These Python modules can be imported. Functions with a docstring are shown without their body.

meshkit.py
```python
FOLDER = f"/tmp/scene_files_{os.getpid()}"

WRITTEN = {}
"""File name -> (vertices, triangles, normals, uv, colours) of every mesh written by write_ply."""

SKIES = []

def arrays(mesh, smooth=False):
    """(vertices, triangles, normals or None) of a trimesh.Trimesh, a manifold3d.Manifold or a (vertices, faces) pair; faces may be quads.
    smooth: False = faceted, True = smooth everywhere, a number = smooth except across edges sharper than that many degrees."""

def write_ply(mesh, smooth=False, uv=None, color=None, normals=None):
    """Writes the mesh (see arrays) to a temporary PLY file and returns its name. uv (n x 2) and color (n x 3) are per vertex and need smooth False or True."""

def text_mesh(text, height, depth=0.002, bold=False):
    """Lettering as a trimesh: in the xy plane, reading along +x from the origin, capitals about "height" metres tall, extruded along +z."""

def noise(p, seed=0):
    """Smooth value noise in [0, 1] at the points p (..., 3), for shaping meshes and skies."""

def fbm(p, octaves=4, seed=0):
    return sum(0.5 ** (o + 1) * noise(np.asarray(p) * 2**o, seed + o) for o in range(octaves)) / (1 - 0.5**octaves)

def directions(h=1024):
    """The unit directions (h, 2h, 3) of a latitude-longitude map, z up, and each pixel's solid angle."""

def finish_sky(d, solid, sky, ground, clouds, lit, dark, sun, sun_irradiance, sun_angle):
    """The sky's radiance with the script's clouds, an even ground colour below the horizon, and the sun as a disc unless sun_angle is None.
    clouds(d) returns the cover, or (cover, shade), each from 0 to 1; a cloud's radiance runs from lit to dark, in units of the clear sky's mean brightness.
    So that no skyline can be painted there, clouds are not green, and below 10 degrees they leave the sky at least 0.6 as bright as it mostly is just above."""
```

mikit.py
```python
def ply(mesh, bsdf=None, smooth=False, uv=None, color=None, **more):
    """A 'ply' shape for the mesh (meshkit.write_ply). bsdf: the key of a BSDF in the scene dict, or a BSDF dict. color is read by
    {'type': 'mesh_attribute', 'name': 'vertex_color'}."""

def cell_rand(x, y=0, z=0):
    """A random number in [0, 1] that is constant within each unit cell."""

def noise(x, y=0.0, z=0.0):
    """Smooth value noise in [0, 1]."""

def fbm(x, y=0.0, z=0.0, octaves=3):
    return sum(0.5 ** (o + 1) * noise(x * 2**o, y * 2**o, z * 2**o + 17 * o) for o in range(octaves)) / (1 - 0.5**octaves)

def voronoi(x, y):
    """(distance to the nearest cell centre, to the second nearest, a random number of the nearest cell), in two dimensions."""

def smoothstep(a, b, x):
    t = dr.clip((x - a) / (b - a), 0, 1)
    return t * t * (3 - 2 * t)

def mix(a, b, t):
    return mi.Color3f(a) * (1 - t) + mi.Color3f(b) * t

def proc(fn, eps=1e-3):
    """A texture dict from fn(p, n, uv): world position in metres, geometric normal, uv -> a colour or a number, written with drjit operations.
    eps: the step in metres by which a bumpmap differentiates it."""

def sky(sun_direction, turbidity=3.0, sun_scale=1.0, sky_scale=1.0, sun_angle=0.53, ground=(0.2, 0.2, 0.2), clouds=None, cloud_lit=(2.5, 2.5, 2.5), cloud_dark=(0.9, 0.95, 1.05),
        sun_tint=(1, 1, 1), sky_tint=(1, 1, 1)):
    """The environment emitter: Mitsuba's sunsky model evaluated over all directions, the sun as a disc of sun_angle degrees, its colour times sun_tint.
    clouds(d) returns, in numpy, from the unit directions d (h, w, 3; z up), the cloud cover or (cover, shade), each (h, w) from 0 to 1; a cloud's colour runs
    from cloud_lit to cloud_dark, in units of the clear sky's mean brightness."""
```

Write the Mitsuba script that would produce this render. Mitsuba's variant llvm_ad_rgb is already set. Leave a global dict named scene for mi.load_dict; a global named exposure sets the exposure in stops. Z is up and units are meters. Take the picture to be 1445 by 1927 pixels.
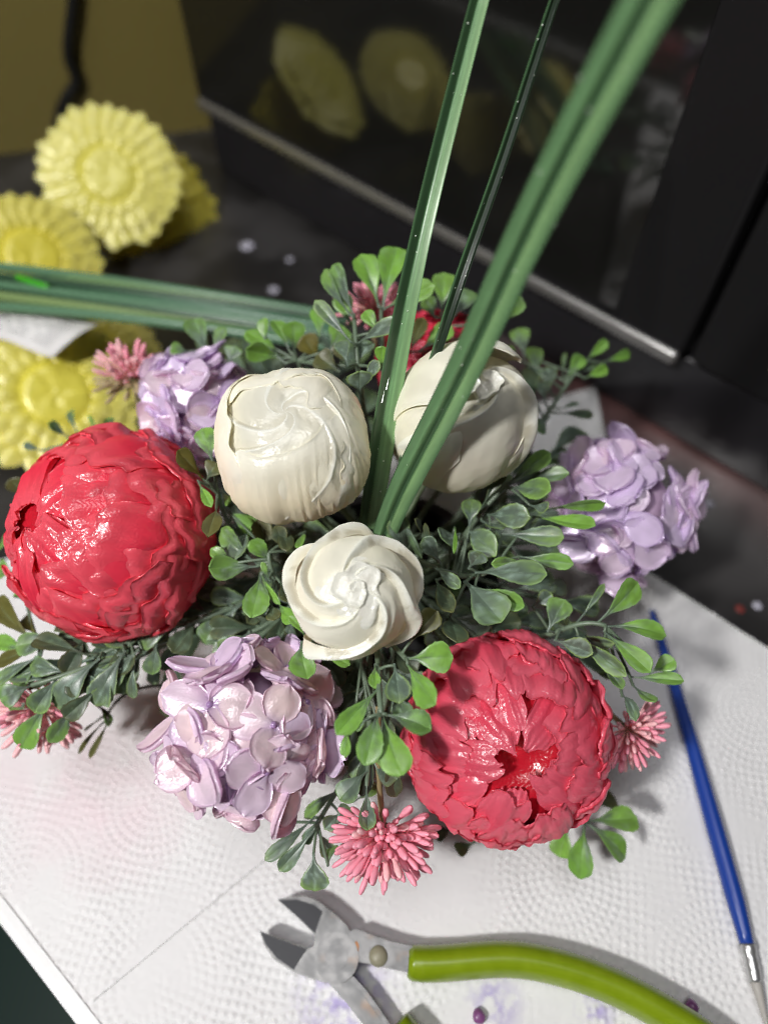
import math, numpy as np, trimesh, mitsuba as mi, drjit as dr, mikit, meshkit
from shapely.geometry import Polygon
T = mi.ScalarTransform4f
scene, labels, used = {}, {}, {}
PI = math.pi

# ------------------------------------------------------------------ camera, light, exposure
exposure = 0.10
EYE, PITCH, F = np.array([0, 0, 0.30]), math.radians(55), 1278.0
FWD = np.array([0, math.cos(PITCH), -math.sin(PITCH)])
UPV = np.array([0, math.sin(PITCH), math.cos(PITCH)])
RGT = np.array([1.0, 0, 0])
scene['camera'] = dict(type='thinlens', to_world=T().look_at(origin=EYE.tolist(), target=(EYE + FWD).tolist(), up=[0, 0, 1]),
                       fov=2 * math.degrees(math.atan(722.5 / F)), fov_axis='x', aperture_radius=0.0027, focus_distance=0.208,
                       near_clip=0.01, far_clip=20.0)
LAMP = np.array([-0.38, -0.20, 0.72])
LAMP_POWER, FILL_POWER = 440.0, 6.6


def unit(v):
    v = np.asarray(v, float)
    return v / np.linalg.norm(v, axis=-1, keepdims=True)


def at(px, py, z):
    """The point at height z seen in the photograph's direction (px, py): the scene was measured off the picture."""
    d = FWD + (px - 722.5) / F * RGT - (py - 963.5) / F * UPV
    return EYE + d * ((z - EYE[2]) / d[2])


def mpp(p):
    return float((np.asarray(p) - EYE) @ FWD) / F


# ------------------------------------------------------------------ bookkeeping
def numbered(base):
    n = used.get(base, -1) + 1
    used[base] = n
    return base if n == 0 else f'{base}_{n:03d}'


def thing(name, label, cat, group=None):
    key = numbered(name)
    labels[key] = {'label': label, 'category': cat}
    if group:
        labels[key]['group'] = group
    return key


def part(parent, name, mesh, bsdf, smooth=True, color=None, kind=None, label=None, **more):
    key = numbered(f'{parent}__{name}')
    scene[key] = shape(mesh, bsdf, smooth, color, **more)
    if kind or label:
        labels[key] = {k: v for k, v in (('kind', kind), ('label', label)) if v}
    return key


def single(name, mesh, bsdf, label, cat, group=None, smooth=True, color=None, **more):
    key = thing(name, label, cat, group)
    scene[key] = shape(mesh, bsdf, smooth, color, **more)
    return key


def struct(name, mesh, bsdf, smooth=30, color=None):
    key = numbered(name)
    scene[key] = shape(mesh, bsdf, smooth, color)
    labels[key] = {'kind': 'structure'}
    return key


# ------------------------------------------------------------------ materials
PALETTE, _gpu = [], []


def f_own(p, n, uv):
    """Each mesh's own colours: two hues of the mesh's palette row, mixed by uv.x; uv.y holds the row and the brightness."""
    if not _gpu:
        _gpu.extend(mi.Float(np.ascontiguousarray(c, np.float32)) for c in np.array(PALETTE, float).T)
        dr.eval(_gpu)
    row = dr.floor(uv.y * 0.25)
    i = mi.UInt32(dr.clip(row, 0, len(PALETTE) - 1))
    b = uv.y - 4 * row
    lo, hi = [[dr.gather(mi.Float, _gpu[k + o], i) for k in range(3)] for o in (0, 3)]
    return mi.Color3f(*[b * dr.lerp(x, y, uv.x) for x, y in zip(lo, hi)])


def own_uv(c):
    c = np.maximum(np.asarray(c, float), 1e-4)
    b = np.minimum(c.sum(1), 3.9)
    q = c / c.sum(1, keepdims=True)
    m = q.mean(0)
    ax = np.linalg.svd((q - m)[:: max(1, len(q) // 3000)], full_matrices=False)[2][0]
    t = (q - m) @ ax
    lo, hi = t.min(), max(t.max(), t.min() + 1e-6)
    PALETTE.append([*(m + ax * lo), *(m + ax * hi)])
    return np.stack([(t - lo) / (hi - lo), 4 * (len(PALETTE) - 1) + b], 1)


VC = mikit.proc(f_own)


def rgb(*c):
    return {'type': 'rgb', 'value': list(c)}


def two(inner):
    return {'type': 'twosided', 'b': inner}


def pr(rough, spec=0.5, **kw):
    return dict(type='principled', base_color=VC, roughness=rough, specular=spec, **kw)


def bumped(inner, fn, eps=2e-4):
    return two({'type': 'bumpmap', 'tex': mikit.proc(fn, eps), 'scale': 1.0, 'bsdf': inner})


def ripple(p, f):
    """Cheap uneven relief: three warped waves, in [-1, 1]."""
    return dr.sin(p.x * f + 2.1 * dr.sin(p.y * f * 0.71)) * dr.sin(p.y * f * 0.93 + 1.9 * dr.sin(p.z * f * 0.83)) * dr.sin(p.z * f * 1.07 + 2.3 * dr.sin(p.x * f * 0.61))


def f_soap(p, n, uv):      # brushed-on mica and fingered soap: fine grain over soft unevenness
    return 0.000034 * ripple(p, 8600.0) + 0.000080 * ripple(p, 2100.0)


def f_mica(p, n, uv):
    return 0.000030 * ripple(p, 9400.0) + 0.000040 * ripple(p, 2300.0)


# few materials, many colours: the colour of each thing is its mesh's own
def wax(weight, fn, trans, **kw):
    """A glossy skin over a body that lets some light through."""
    return {'type': 'blendbsdf', 'weight': weight, 'a': bumped(pr(**kw), fn),
            'b': dict(type='principledthin', base_color=VC, roughness=0.4, eta=1.45, diff_trans=trans, spec_trans=0.0)}


scene['pearl'] = wax(0.38, f_mica, 0.75, rough=0.27, spec=0.8, flatness=0.6, clearcoat=1.0, clearcoat_gloss=0.9, metallic=0.04)
scene['red_wax'] = wax(0.40, f_soap, 1.0, rough=0.24, spec=0.7, flatness=0.6, clearcoat=1.0, clearcoat_gloss=0.9)
scene['lilac_wax'] = wax(0.40, f_mica, 0.9, rough=0.25, spec=0.8, flatness=0.5, clearcoat=1.0, clearcoat_gloss=0.9, metallic=0.12)
scene['soft'] = two(pr(0.45, 0.40))
scene['leafy'] = two(pr(0.36, 0.50, flatness=0.2))
scene['glossy'] = two(pr(0.30, 0.50))
scene['case'] = two(pr(0.32, 0.16))
scene['counter'] = two(pr(0.21, 0.5))
scene['metal'] = two(pr(0.30, 0.5, metallic=0.8))
scene['glass_black'] = two(pr(0.07, 0.95))


def towel_height(p):
    """Embossed dots: rings round medallion centres set on a staggered grid, short straight rows between them."""
    s = 0.058
    c, sn = math.cos(0.6), math.sin(0.6)
    x, y = ((p[..., 0] - PC[0]) * c + (p[..., 1] - PC[1]) * sn) / s, (-(p[..., 0] - PC[0]) * sn + (p[..., 1] - PC[1]) * c) / s
    row = np.round(y)
    xo = x - 0.5 * (row % 2)
    dx, dy = (xo - np.round(xo)) * s, (y - row) * s
    r = np.hypot(dx, dy)
    st = 0.0033
    k = np.maximum(np.round(r / st), 1.0)
    nn = np.round(2 * PI * k * st / 0.0030)
    ring = np.cos((r / st - k) * PI) ** 2 * np.cos(np.arctan2(dy, dx) * nn * 0.5) ** 2
    rows = np.cos((dx + dy) / 0.0046 * PI) ** 2 * np.cos((dx - dy) / 0.0046 * PI) ** 2
    t = sstep(0.0245, 0.0275, r)
    wear = 0.12 + 1.15 * sstep(0.28, 0.68, meshkit.fbm(p * 38, 3, 5))
    return 0.00060 * (ring * (1 - t) + rows * t) * wear + 0.00012 * (meshkit.noise(p * 1100, 3) - 0.5) + 0.0009 * np.abs(meshkit.fbm(p * 26 + 3, 3, 9) - 0.5)


PC = at(300, 1500, 0)
scene['towel_paper'] = two(dict(type='diffuse', reflectance=VC))

MATS = dict(leaf_skin='leafy', plain='soft', yellow_wax='pearl', pom_skin='soft', blade_skin='glossy', pearl='pearl', red_wax='red_wax', lilac_wax='lilac_wax', towel_paper='towel_paper',
            lilac_core=('soft', 0.50, 0.36, 0.50), foam=('soft', 0.012, 0.012, 0.011), pot_clay=('soft', 0.02, 0.02, 0.02), glass_black=('glass_black', 0.011, 0.011, 0.010),
            rail_black=('counter', 0.022, 0.021, 0.024), case_black=('case', 0.014, 0.0137, 0.0145), chrome_dark=('metal', 0.42, 0.41, 0.40), cord_black=('soft', 0.012, 0.012, 0.012), green_floor=('soft', 0.02, 0.05, 0.04),
            white_trim=('soft', 0.78, 0.78, 0.78), ceiling_paint=('soft', 0.7, 0.7, 0.68), lamp_metal=('glossy', 0.1, 0.1, 0.1), wall_paint='soft', table_skin='counter',
            steel=('metal', 0.16, 0.157, 0.152), steel_boss=('metal', 0.20, 0.197, 0.192), steel_dark=('soft', 0.016, 0.017, 0.022), grip_green=('glossy', 0.20, 0.29, 0.005), brush_blue=('glossy', 0.012, 0.05, 0.30),
            ferrule_metal=('metal', 0.6, 0.6, 0.6), tag_paper=('soft', 0.72, 0.71, 0.70), ink=('soft', 0.06, 0.06, 0.065), paint_white=('soft', 0.42, 0.41, 0.48), paint_red=('soft', 0.16, 0.03, 0.025),
            paint_purple=('glossy', 0.20, 0.07, 0.20), mica=('glossy', 0.85, 0.88, 0.80))


def shape(mesh, mat, smooth=True, color=None, **more):
    m = MATS[mat]
    if smooth is not True:
        v, f, _ = meshkit.arrays(mesh, smooth or 1)
    else:
        v, f, _ = meshkit.arrays(mesh)
    if color is None:
        color = np.tile(m[1:], (len(v), 1))
    elif callable(color):
        color = color(v)
    return mikit.ply((v, f), m if isinstance(m, str) else m[0], smooth=True, uv=own_uv(color), **more)


def vfb(v, f, seed=0, o=3):
    return meshkit.fbm(np.asarray(v) * f + 11.3 * seed, o, seed)


def sstep(a, b, x):
    t = np.clip((x - a) / (b - a), 0, 1)
    return t * t * (3 - 2 * t)


def lerp(a, b, t):
    return np.asarray(a) * (1 - t[..., None]) + np.asarray(b) * t[..., None]


# the line where the appliance meets the table, for the stains and the painted sheen along it
B0, B1 = at(410, 310, 0), at(1445, 920, 0)
BD = unit(B1 - B0)
BN = np.array([BD[1], -BD[0], 0])           # towards the room
if BN @ (EYE - B0) < 0:
    BN = -BN


def c_wall(v):
    return lerp((0.15, 0.12, 0.034), (0.24, 0.195, 0.055), vfb(v, 9))


def c_table(v):
    s, d = (v - B0) @ BD, (v - B0) @ BN
    w = vfb(v * [1, 1, 0], 60, 2)
    base = lerp((0.018, 0.017, 0.017), (0.045, 0.043, 0.043), sstep(0.35, 0.7, vfb(v * [1, 1, 0], 28)))
    pink = sstep(0.040, 0.0, d + 0.020 * (w - 0.5)) * sstep(0.28, 0.38, s) * sstep(0.58, 0.40, s)
    base = lerp(base, (0.085, 0.08, 0.08), sstep(0.09, 0.0, d) * sstep(0.24, 0.34, s) * 0.8)  # grey sheen of the table near the appliance, painted in as colour
    return lerp(base, (0.26, 0.10, 0.095), pink * (0.25 + 0.5 * w))


S1, S2, S3, S4, S5 = at(230, 1510, 0), at(60, 1450, 0), at(930, 1890, 0), at(650, 1880, 0), at(1120, 1905, 0)


def c_towel(v):
    def near(q, r, f=90.0, o=0):
        w = vfb(v * [1, 1, 0], f, o)
        d = np.hypot(v[:, 0] - q[0], v[:, 1] - q[1])
        return sstep(1.0, 0.2, d / r + 1.1 * (w - 0.5)) * w
    c = lerp((0.74, 0.735, 0.74), (0.79, 0.785, 0.785), vfb(v, 20, 1, 2))
    c = lerp(c, (0.80, 0.52, 0.60), 0.55 * near(S1, 0.040) + 0.4 * near(S2, 0.05, 70.0, 3))
    sp = np.maximum(near(S3, 0.030, 260.0, 1), np.maximum(near(S4, 0.055, 330.0, 2), near(S5, 0.022, 300.0, 4)))
    return lerp(c, (0.36, 0.29, 0.60), 0.85 * sstep(0.38, 0.75, sp))


# ------------------------------------------------------------------ mesh helpers
def grid_faces(nu, nv, wrap=False):
    i = np.arange(nu if wrap else nu - 1)[:, None]
    j = np.arange(nv - 1)[None]
    a, b = i * nv + j, (i + 1) % nu * nv + j
    q = np.stack([a, b, b + 1, a + 1], -1).reshape(-1, 4)
    return np.vstack([q[:, [0, 1, 2]], q[:, [0, 2, 3]]])


def grid_normals(P):
    du, dv = np.gradient(P, axis=0), np.gradient(P, axis=1)
    n = np.cross(du, dv)
    return n / np.maximum(np.linalg.norm(n, axis=-1, keepdims=True), 1e-12)


def shell(P, th, col=None):
    """A closed sheet of the thickness th (a number or a grid) whose outer face is the grid P (nu, nv, 3)."""
    nu, nv = P.shape[:2]
    n = grid_normals(P)
    th = np.broadcast_to(th, (nu, nv))[..., None]
    Q = P - n * th
    v = np.vstack([P.reshape(-1, 3), Q.reshape(-1, 3)])
    f = grid_faces(nu, nv)
    k = nu * nv
    e = np.concatenate([np.arange(nv), np.arange(1, nu) * nv + nv - 1, (nu - 1) * nv + np.arange(nv - 2, -1, -1), np.arange(nu - 2, 0, -1) * nv])
    e2 = np.roll(e, -1)
    side = np.vstack([np.stack([e, e2, e2 + k], 1), np.stack([e, e2 + k, e + k], 1)])
    f = np.vstack([f, f[:, ::-1] + k, side[:, ::-1]])
    if col is None:
        return (v, f)
    return (v, f), np.vstack([col.reshape(-1, 3), col.reshape(-1, 3)])


def tube(pts, rad, n=8, close=True):
    pts = np.asarray(pts, float)
    rad = np.broadcast_to(rad, len(pts)).astype(float)
    d = unit(np.gradient(pts, axis=0))
    a = unit(np.cross(d[0], [0.31, 0.2, 0.93]))
    rows = []
    for p, t, r in zip(pts, d, rad):
        a = unit(a - t * (a @ t))
        b = np.cross(t, a)
        ang = np.arange(n) / n * 2 * PI
        rows.append(p + r * (np.cos(ang)[:, None] * a + np.sin(ang)[:, None] * b))
    P = np.array(rows).transpose(1, 0, 2)
    v, f = P.reshape(-1, 3), grid_faces(n, len(pts), True)
    if close:
        m = len(pts)
        v = np.vstack([v, pts[0], pts[-1]])
        i = np.arange(n)
        f = np.vstack([f, np.stack([i * m, (i + 1) % n * m, i * 0 + n * m], 1)[:, ::-1], np.stack([i * m + m - 1, (i + 1) % n * m + m - 1, i * 0 + n * m + 1], 1)])
    return v, f


def curve(pts, n=16):
    from scipy.interpolate import CubicSpline
    pts = np.asarray(pts, float)
    if len(pts) == 2:
        return pts[0] + (pts[1] - pts[0]) * np.linspace(0, 1, n)[:, None]
    s = np.r_[0, np.cumsum(np.linalg.norm(np.diff(pts, axis=0), axis=1))]
    return CubicSpline(s, pts)(np.linspace(0, s[-1], n))


def blob(center, r, squash=(1, 1, 1), seed=0, amp=0.15, sub=2):
    m = trimesh.creation.icosphere(sub, 1.0)
    v = m.vertices * (1 + amp * (meshkit.noise(m.vertices * 2 + 9.1 * seed, seed) - 0.5))[:, None] * r * np.asarray(squash)
    return v + center, np.asarray(m.faces)


def lathe(prof, n=32):
    prof = np.asarray(prof, float)
    a = np.arange(n) / n * 2 * PI
    P = np.stack([np.cos(a)[:, None] * prof[:, 0], np.sin(a)[:, None] * prof[:, 0], np.broadcast_to(prof[:, 1], (n, len(prof)))], -1)
    return P.reshape(-1, 3), grid_faces(n, len(prof), True)


def prism(poly, z0, z1, bevel=0.0):
    """A plate standing between z0 and z1 over the outline, its upper edge chamfered by bevel."""
    from shapely.geometry.polygon import orient
    p = orient(Polygon(poly).buffer(0))
    if not bevel:
        m = trimesh.creation.extrude_polygon(p, z1 - z0, engine='earcut')
        m.apply_translation([0, 0, z0])
        return m
    import manifold3d as m3
    q = np.array(p.exterior.coords)[:-1]
    lay = [m3.CrossSection([q]).extrude(z1 - z0 - bevel).translate([0, 0, z0])]
    k = 3
    for i in range(k):
        t0 = (i + 1) / k
        off = bevel * (1 - math.sqrt(max(0.0, 1 - t0 * t0)))
        cs = m3.CrossSection([q]).offset(-off, m3.JoinType.Round)
        lay.append(cs.extrude(bevel / k).translate([0, 0, z1 - bevel + bevel * i / k]))
    out = lay[0]
    for l in lay[1:]:
        out = out + l
    return out


def box(c, s):
    return trimesh.creation.box(s, trimesh.transformations.translation_matrix(c))


def fnoise(x, seed):
    return meshkit.noise(np.stack([x, np.zeros_like(x) + 0.37, np.zeros_like(x) + 1.7 * seed + 0.11], -1), seed) - 0.5


def frame(px, py, z, tx=0.0, ty=0.0):
    """Centre, and axes as columns: X to the picture's right, Y up in it, Z the flower's own axis leaning by (tx, ty) off the sight line."""
    c = at(px, py, z)
    tc = unit(EYE - c)
    r = unit(RGT - tc * (RGT @ tc))
    u = np.cross(tc, r)
    ax = unit(tc + r * tx + u * ty)
    x = unit(r - ax * (r @ ax))
    return c, np.stack([x, np.cross(ax, x), ax], 1)


def put(fr, v):
    v = np.asarray(v)
    if len(fr) > 2:
        v = fr[2](v)
    return v @ fr[1].T + fr[0]


def stem_to(parent, p, col, r=0.0011, root=None, name='stem', bend=0.02):
    root = np.array([0.0, 0.128, 0.055]) if root is None else root
    mid = (root + p) / 2 + np.array([0, 0, bend])
    v, f = tube(curve([root, mid, p], 9), r, 7)
    part(parent, name, (v, f), 'plain', color=np.tile(col, (len(v), 1)))


# ------------------------------------------------------------------ the setting
E0, E1 = at(-40, 1689, 0.0), at(240, 2059, 0.0)          # outer line of the table's white edge
ED = unit(E1 - E0)
EN = np.array([-ED[1], ED[0], 0])
if EN @ (at(600, 1500, 0) - E0) < 0:
    EN = -EN
mid = (E0 + E1) / 2
W = abs((at(100, 1776, 0.0) - E0) @ EN)
tab = [mid - ED * 1.2 + EN * W, mid + ED * 1.2 + EN * W, mid + ED * 1.2 + EN * 1.5, mid - ED * 1.2 + EN * 1.5]
_s, _t = np.meshgrid(np.linspace(0, 1, 420), np.linspace(0, 1, 260), indexing='ij')
_g = tab[0] + (tab[1] - tab[0]) * _s[..., None] + (tab[3] - tab[0]) * _t[..., None]
_g[..., 2] = -0.004
if grid_normals(_g)[5, 5, 2] < 0:
    _g = _g[::-1]
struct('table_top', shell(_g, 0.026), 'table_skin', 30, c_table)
struct('floor', box([0, 0.3, -0.74], [5, 5, 0.02]), 'green_floor')
trim = [mid - ED * 1.2, mid + ED * 1.2, mid + ED * 1.2 + EN * (W - 0.0003), mid - ED * 1.2 + EN * (W - 0.0003)]
single('table_edging', prism([q[:2] for q in trim], -0.031, 0.0015, 0.003), 'white_trim',
       'white scuffed edging strip along the near left rim of the table', 'edging', smooth=40)
# brown wall board behind the yellow flowers and the dark wall farther back
w1, wl = np.array([-0.137, 0.642, 0]), np.array([-0.95, 0.43, 0])
wd = unit(wl - w1)
wn = np.array([wd[1], -wd[0], 0])
if wn @ (EYE - w1) < 0:
    wn = -wn
struct('wall', prism([q[:2] for q in (w1, wl, wl - wn * 0.02, w1 - wn * 0.02)], -0.004, 1.1), 'wall_paint', 30, c_wall)
struct('wall', box([0.2, 1.25, 0.4], [4, 0.05, 2.4]), 'case_black')


def on_wall(px, py, o=0.007):
    d = FWD + (px - 722.5) / F * RGT - (py - 963.5) / F * UPV
    return EYE + d * (((w1 + wn * o - EYE) @ wn) / (d @ wn))


cp = [on_wall(*q) for q in ((104, 330), (106, 262), (112, 215), (132, 172), (143, 148), (134, 125), (128, 90), (134, 30), (140, -60), (146, -200))]
_v = tube(curve(cp, 60), 0.0042, 10)
single('power_cord', _v, 'cord_black', 'black kinked cord hanging down the brown wall above the yellow flowers', 'cord')

# ------------------------------------------------------------------ the black appliance
ap = thing('appliance', 'black glass fronted kitchen appliance standing behind the bouquet', 'appliance')
AO = B0 - BD * 0.035                                        # lower left corner of the front at the table
L_ALL, H_ALL, D_ALL = 0.66, 0.42, 0.32


def ap_box(s0, s1, z0, z1, d0, d1, bevel=0.0):
    """s along the front, z up, d out of the front (negative = into the case)."""
    m = trimesh.creation.box([s1 - s0, z1 - z0, d1 - d0]) if not bevel else None
    if bevel:
        import manifold3d as m3
        sp = m3.Manifold.sphere(bevel, 16)
        m3d = m3.Manifold.batch_hull([sp.translate([sx * ((s1 - s0) / 2 - bevel), sz * ((z1 - z0) / 2 - bevel), sd * ((d1 - d0) / 2 - bevel)])
                                      for sx in (-1, 1) for sz in (-1, 1) for sd in (-1, 1)])
        q = m3d.to_mesh()
        m = trimesh.Trimesh(q.vert_properties[:, :3], q.tri_verts, process=False)
    v = np.asarray(m.vertices) + [(s0 + s1) / 2, (z0 + z1) / 2, (d0 + d1) / 2]
    return AO + v[:, :1] * BD + v[:, 1:2] * np.array([0, 0, 1.0]) + v[:, 2:] * BN, np.asarray(m.faces)[:, ::-1] if np.linalg.det(np.stack([BD, [0, 0, 1.0], BN])) < 0 else np.asarray(m.faces)


def on_front(px, py):
    d = FWD + (px - 722.5) / F * RGT - (py - 963.5) / F * UPV
    t = ((AO - EYE) @ BN) / (d @ BN)
    q = EYE + d * t - AO
    return q @ BD, q[2]


sL, zL = on_front(392, 160)
sR, zR = on_front(1290, 676)
zb = (zL + zR) / 2
sg, _ = on_front(1200, 510)
part(ap, 'case', ap_box(sL - 0.012, sL + L_ALL, 0.002, H_ALL, -D_ALL, -0.004, 0.004), 'case_black', smooth=40)
part(ap, 'base_rail', ap_box(sL - 0.010, sL + L_ALL, -0.003, zb - 0.006, -0.02, 0.0, 0.003), 'rail_black', smooth=40)
dk = part(ap, 'door', ap_box(sL, sR, zb, H_ALL - 0.01, -0.0035, 0.012, 0.004), 'case_black', smooth=40)
part(dk, 'glass_pane', ap_box(sL + 0.006, sg, zb + 0.010, H_ALL - 0.02, 0.0105, 0.0125), 'glass_black', smooth=30)
part(dk, 'trim_strip', ap_box(sL + 0.002, sR - 0.001, zb - 0.004, zb + 0.004, 0.0085, 0.0150, 0.0026), 'chrome_dark', smooth=40)
part(ap, 'control_panel', ap_box(sR + 0.004, sL + L_ALL - 0.002, zb, H_ALL - 0.01, -0.0035, 0.010, 0.003), 'case_black', smooth=40)

# ------------------------------------------------------------------ paper towels


def towel(name, corners, z, label, seed, sub=520):
    P = np.array([[c for c in q] for q in corners])
    s, t = np.meshgrid(np.linspace(0, 1, sub), np.linspace(0, 1, sub), indexing='ij')
    g = (P[0] * ((1 - s) * (1 - t))[..., None] + P[1] * (s * (1 - t))[..., None] + P[2] * (s * t)[..., None] + P[3] * ((1 - s) * t)[..., None])
    wave = 0.0026 * (meshkit.fbm(g * 22 + seed, 3, seed) - 0.3) + 0.0004
    edge = np.minimum(np.minimum(s, 1 - s), np.minimum(t, 1 - t))
    g[..., 2] = z + np.maximum(wave, 0) * np.clip(edge * 14, 0.15, 1)
    g[..., 2] += towel_height(g * [1, 1, 0])
    if grid_normals(g)[9, 9, 2] < 0:
        g = g[::-1]
    m = (g.reshape(-1, 3), grid_faces(sub, sub))
    return single(name, m, 'towel_paper', label, 'paper towel', color=c_towel)


def off(q, a, b):
    return q + ED * a + EN * b


# sheet edges run with and across the white edging
k1, k2 = at(480, 1592, 0), at(240, 1840, 0)
far1, far2 = at(1250, 1098, 0), at(1445, 1222, 0)
fd = unit(far2 - far1)
se = unit(k2 - k1)
left_e = mid + EN * (W - 0.004)
ca, cb = left_e - ED * 0.22, left_e + ED * 0.12
seam_foot = left_e + ED * float((at(238, 1842, 0) - left_e) @ ED)
towel('paper_towel', [seam_foot - ED * 0.004 + EN * 0.0, seam_foot + ED * 0.30, far2 + fd * 0.10 - np.array([0, 0.0, 0]), far1 - fd * 0.02], 0.0004,
      'white embossed paper towel under the cutters and the paint brush', 3)
towel('paper_towel', [seam_foot - ED * 0.24, seam_foot - ED * 0.00420, far1 - fd * 0.02 - ED * 0.0004, at(1120, 728, 0)], 0.0002,
      'white paper towel with pink stains under the left side of the bouquet', 8)

# ------------------------------------------------------------------ pot in which everything stands
pot = thing('flower_pot', 'low black pot hidden under the flowers and leaves', 'pot')
v, f = lathe([(0.001, 0.001), (0.034, 0.001), (0.036, 0.004), (0.043, 0.060), (0.045, 0.061), (0.045, 0.066), (0.041, 0.066), (0.040, 0.058)], 40)
part(pot, 'wall', (v + [0, 0.128, 0.001], f), 'pot_clay', smooth=40)
part(pot, 'foam', blob(np.array([0, 0.128, 0.052]), 0.0395, (1, 1, 0.32), 4, 0.1), 'foam')

# ------------------------------------------------------------------ waxy flowers
LIFT = 1.0


def flatten(z, b, k):
    """Presses the top of an egg of half height b down to about k b."""
    e = z / b - k
    return z - b * 0.80 * np.where(e > 0.10, e - 0.05, np.where(e > 0, e * e / 0.2, 0))


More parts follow.
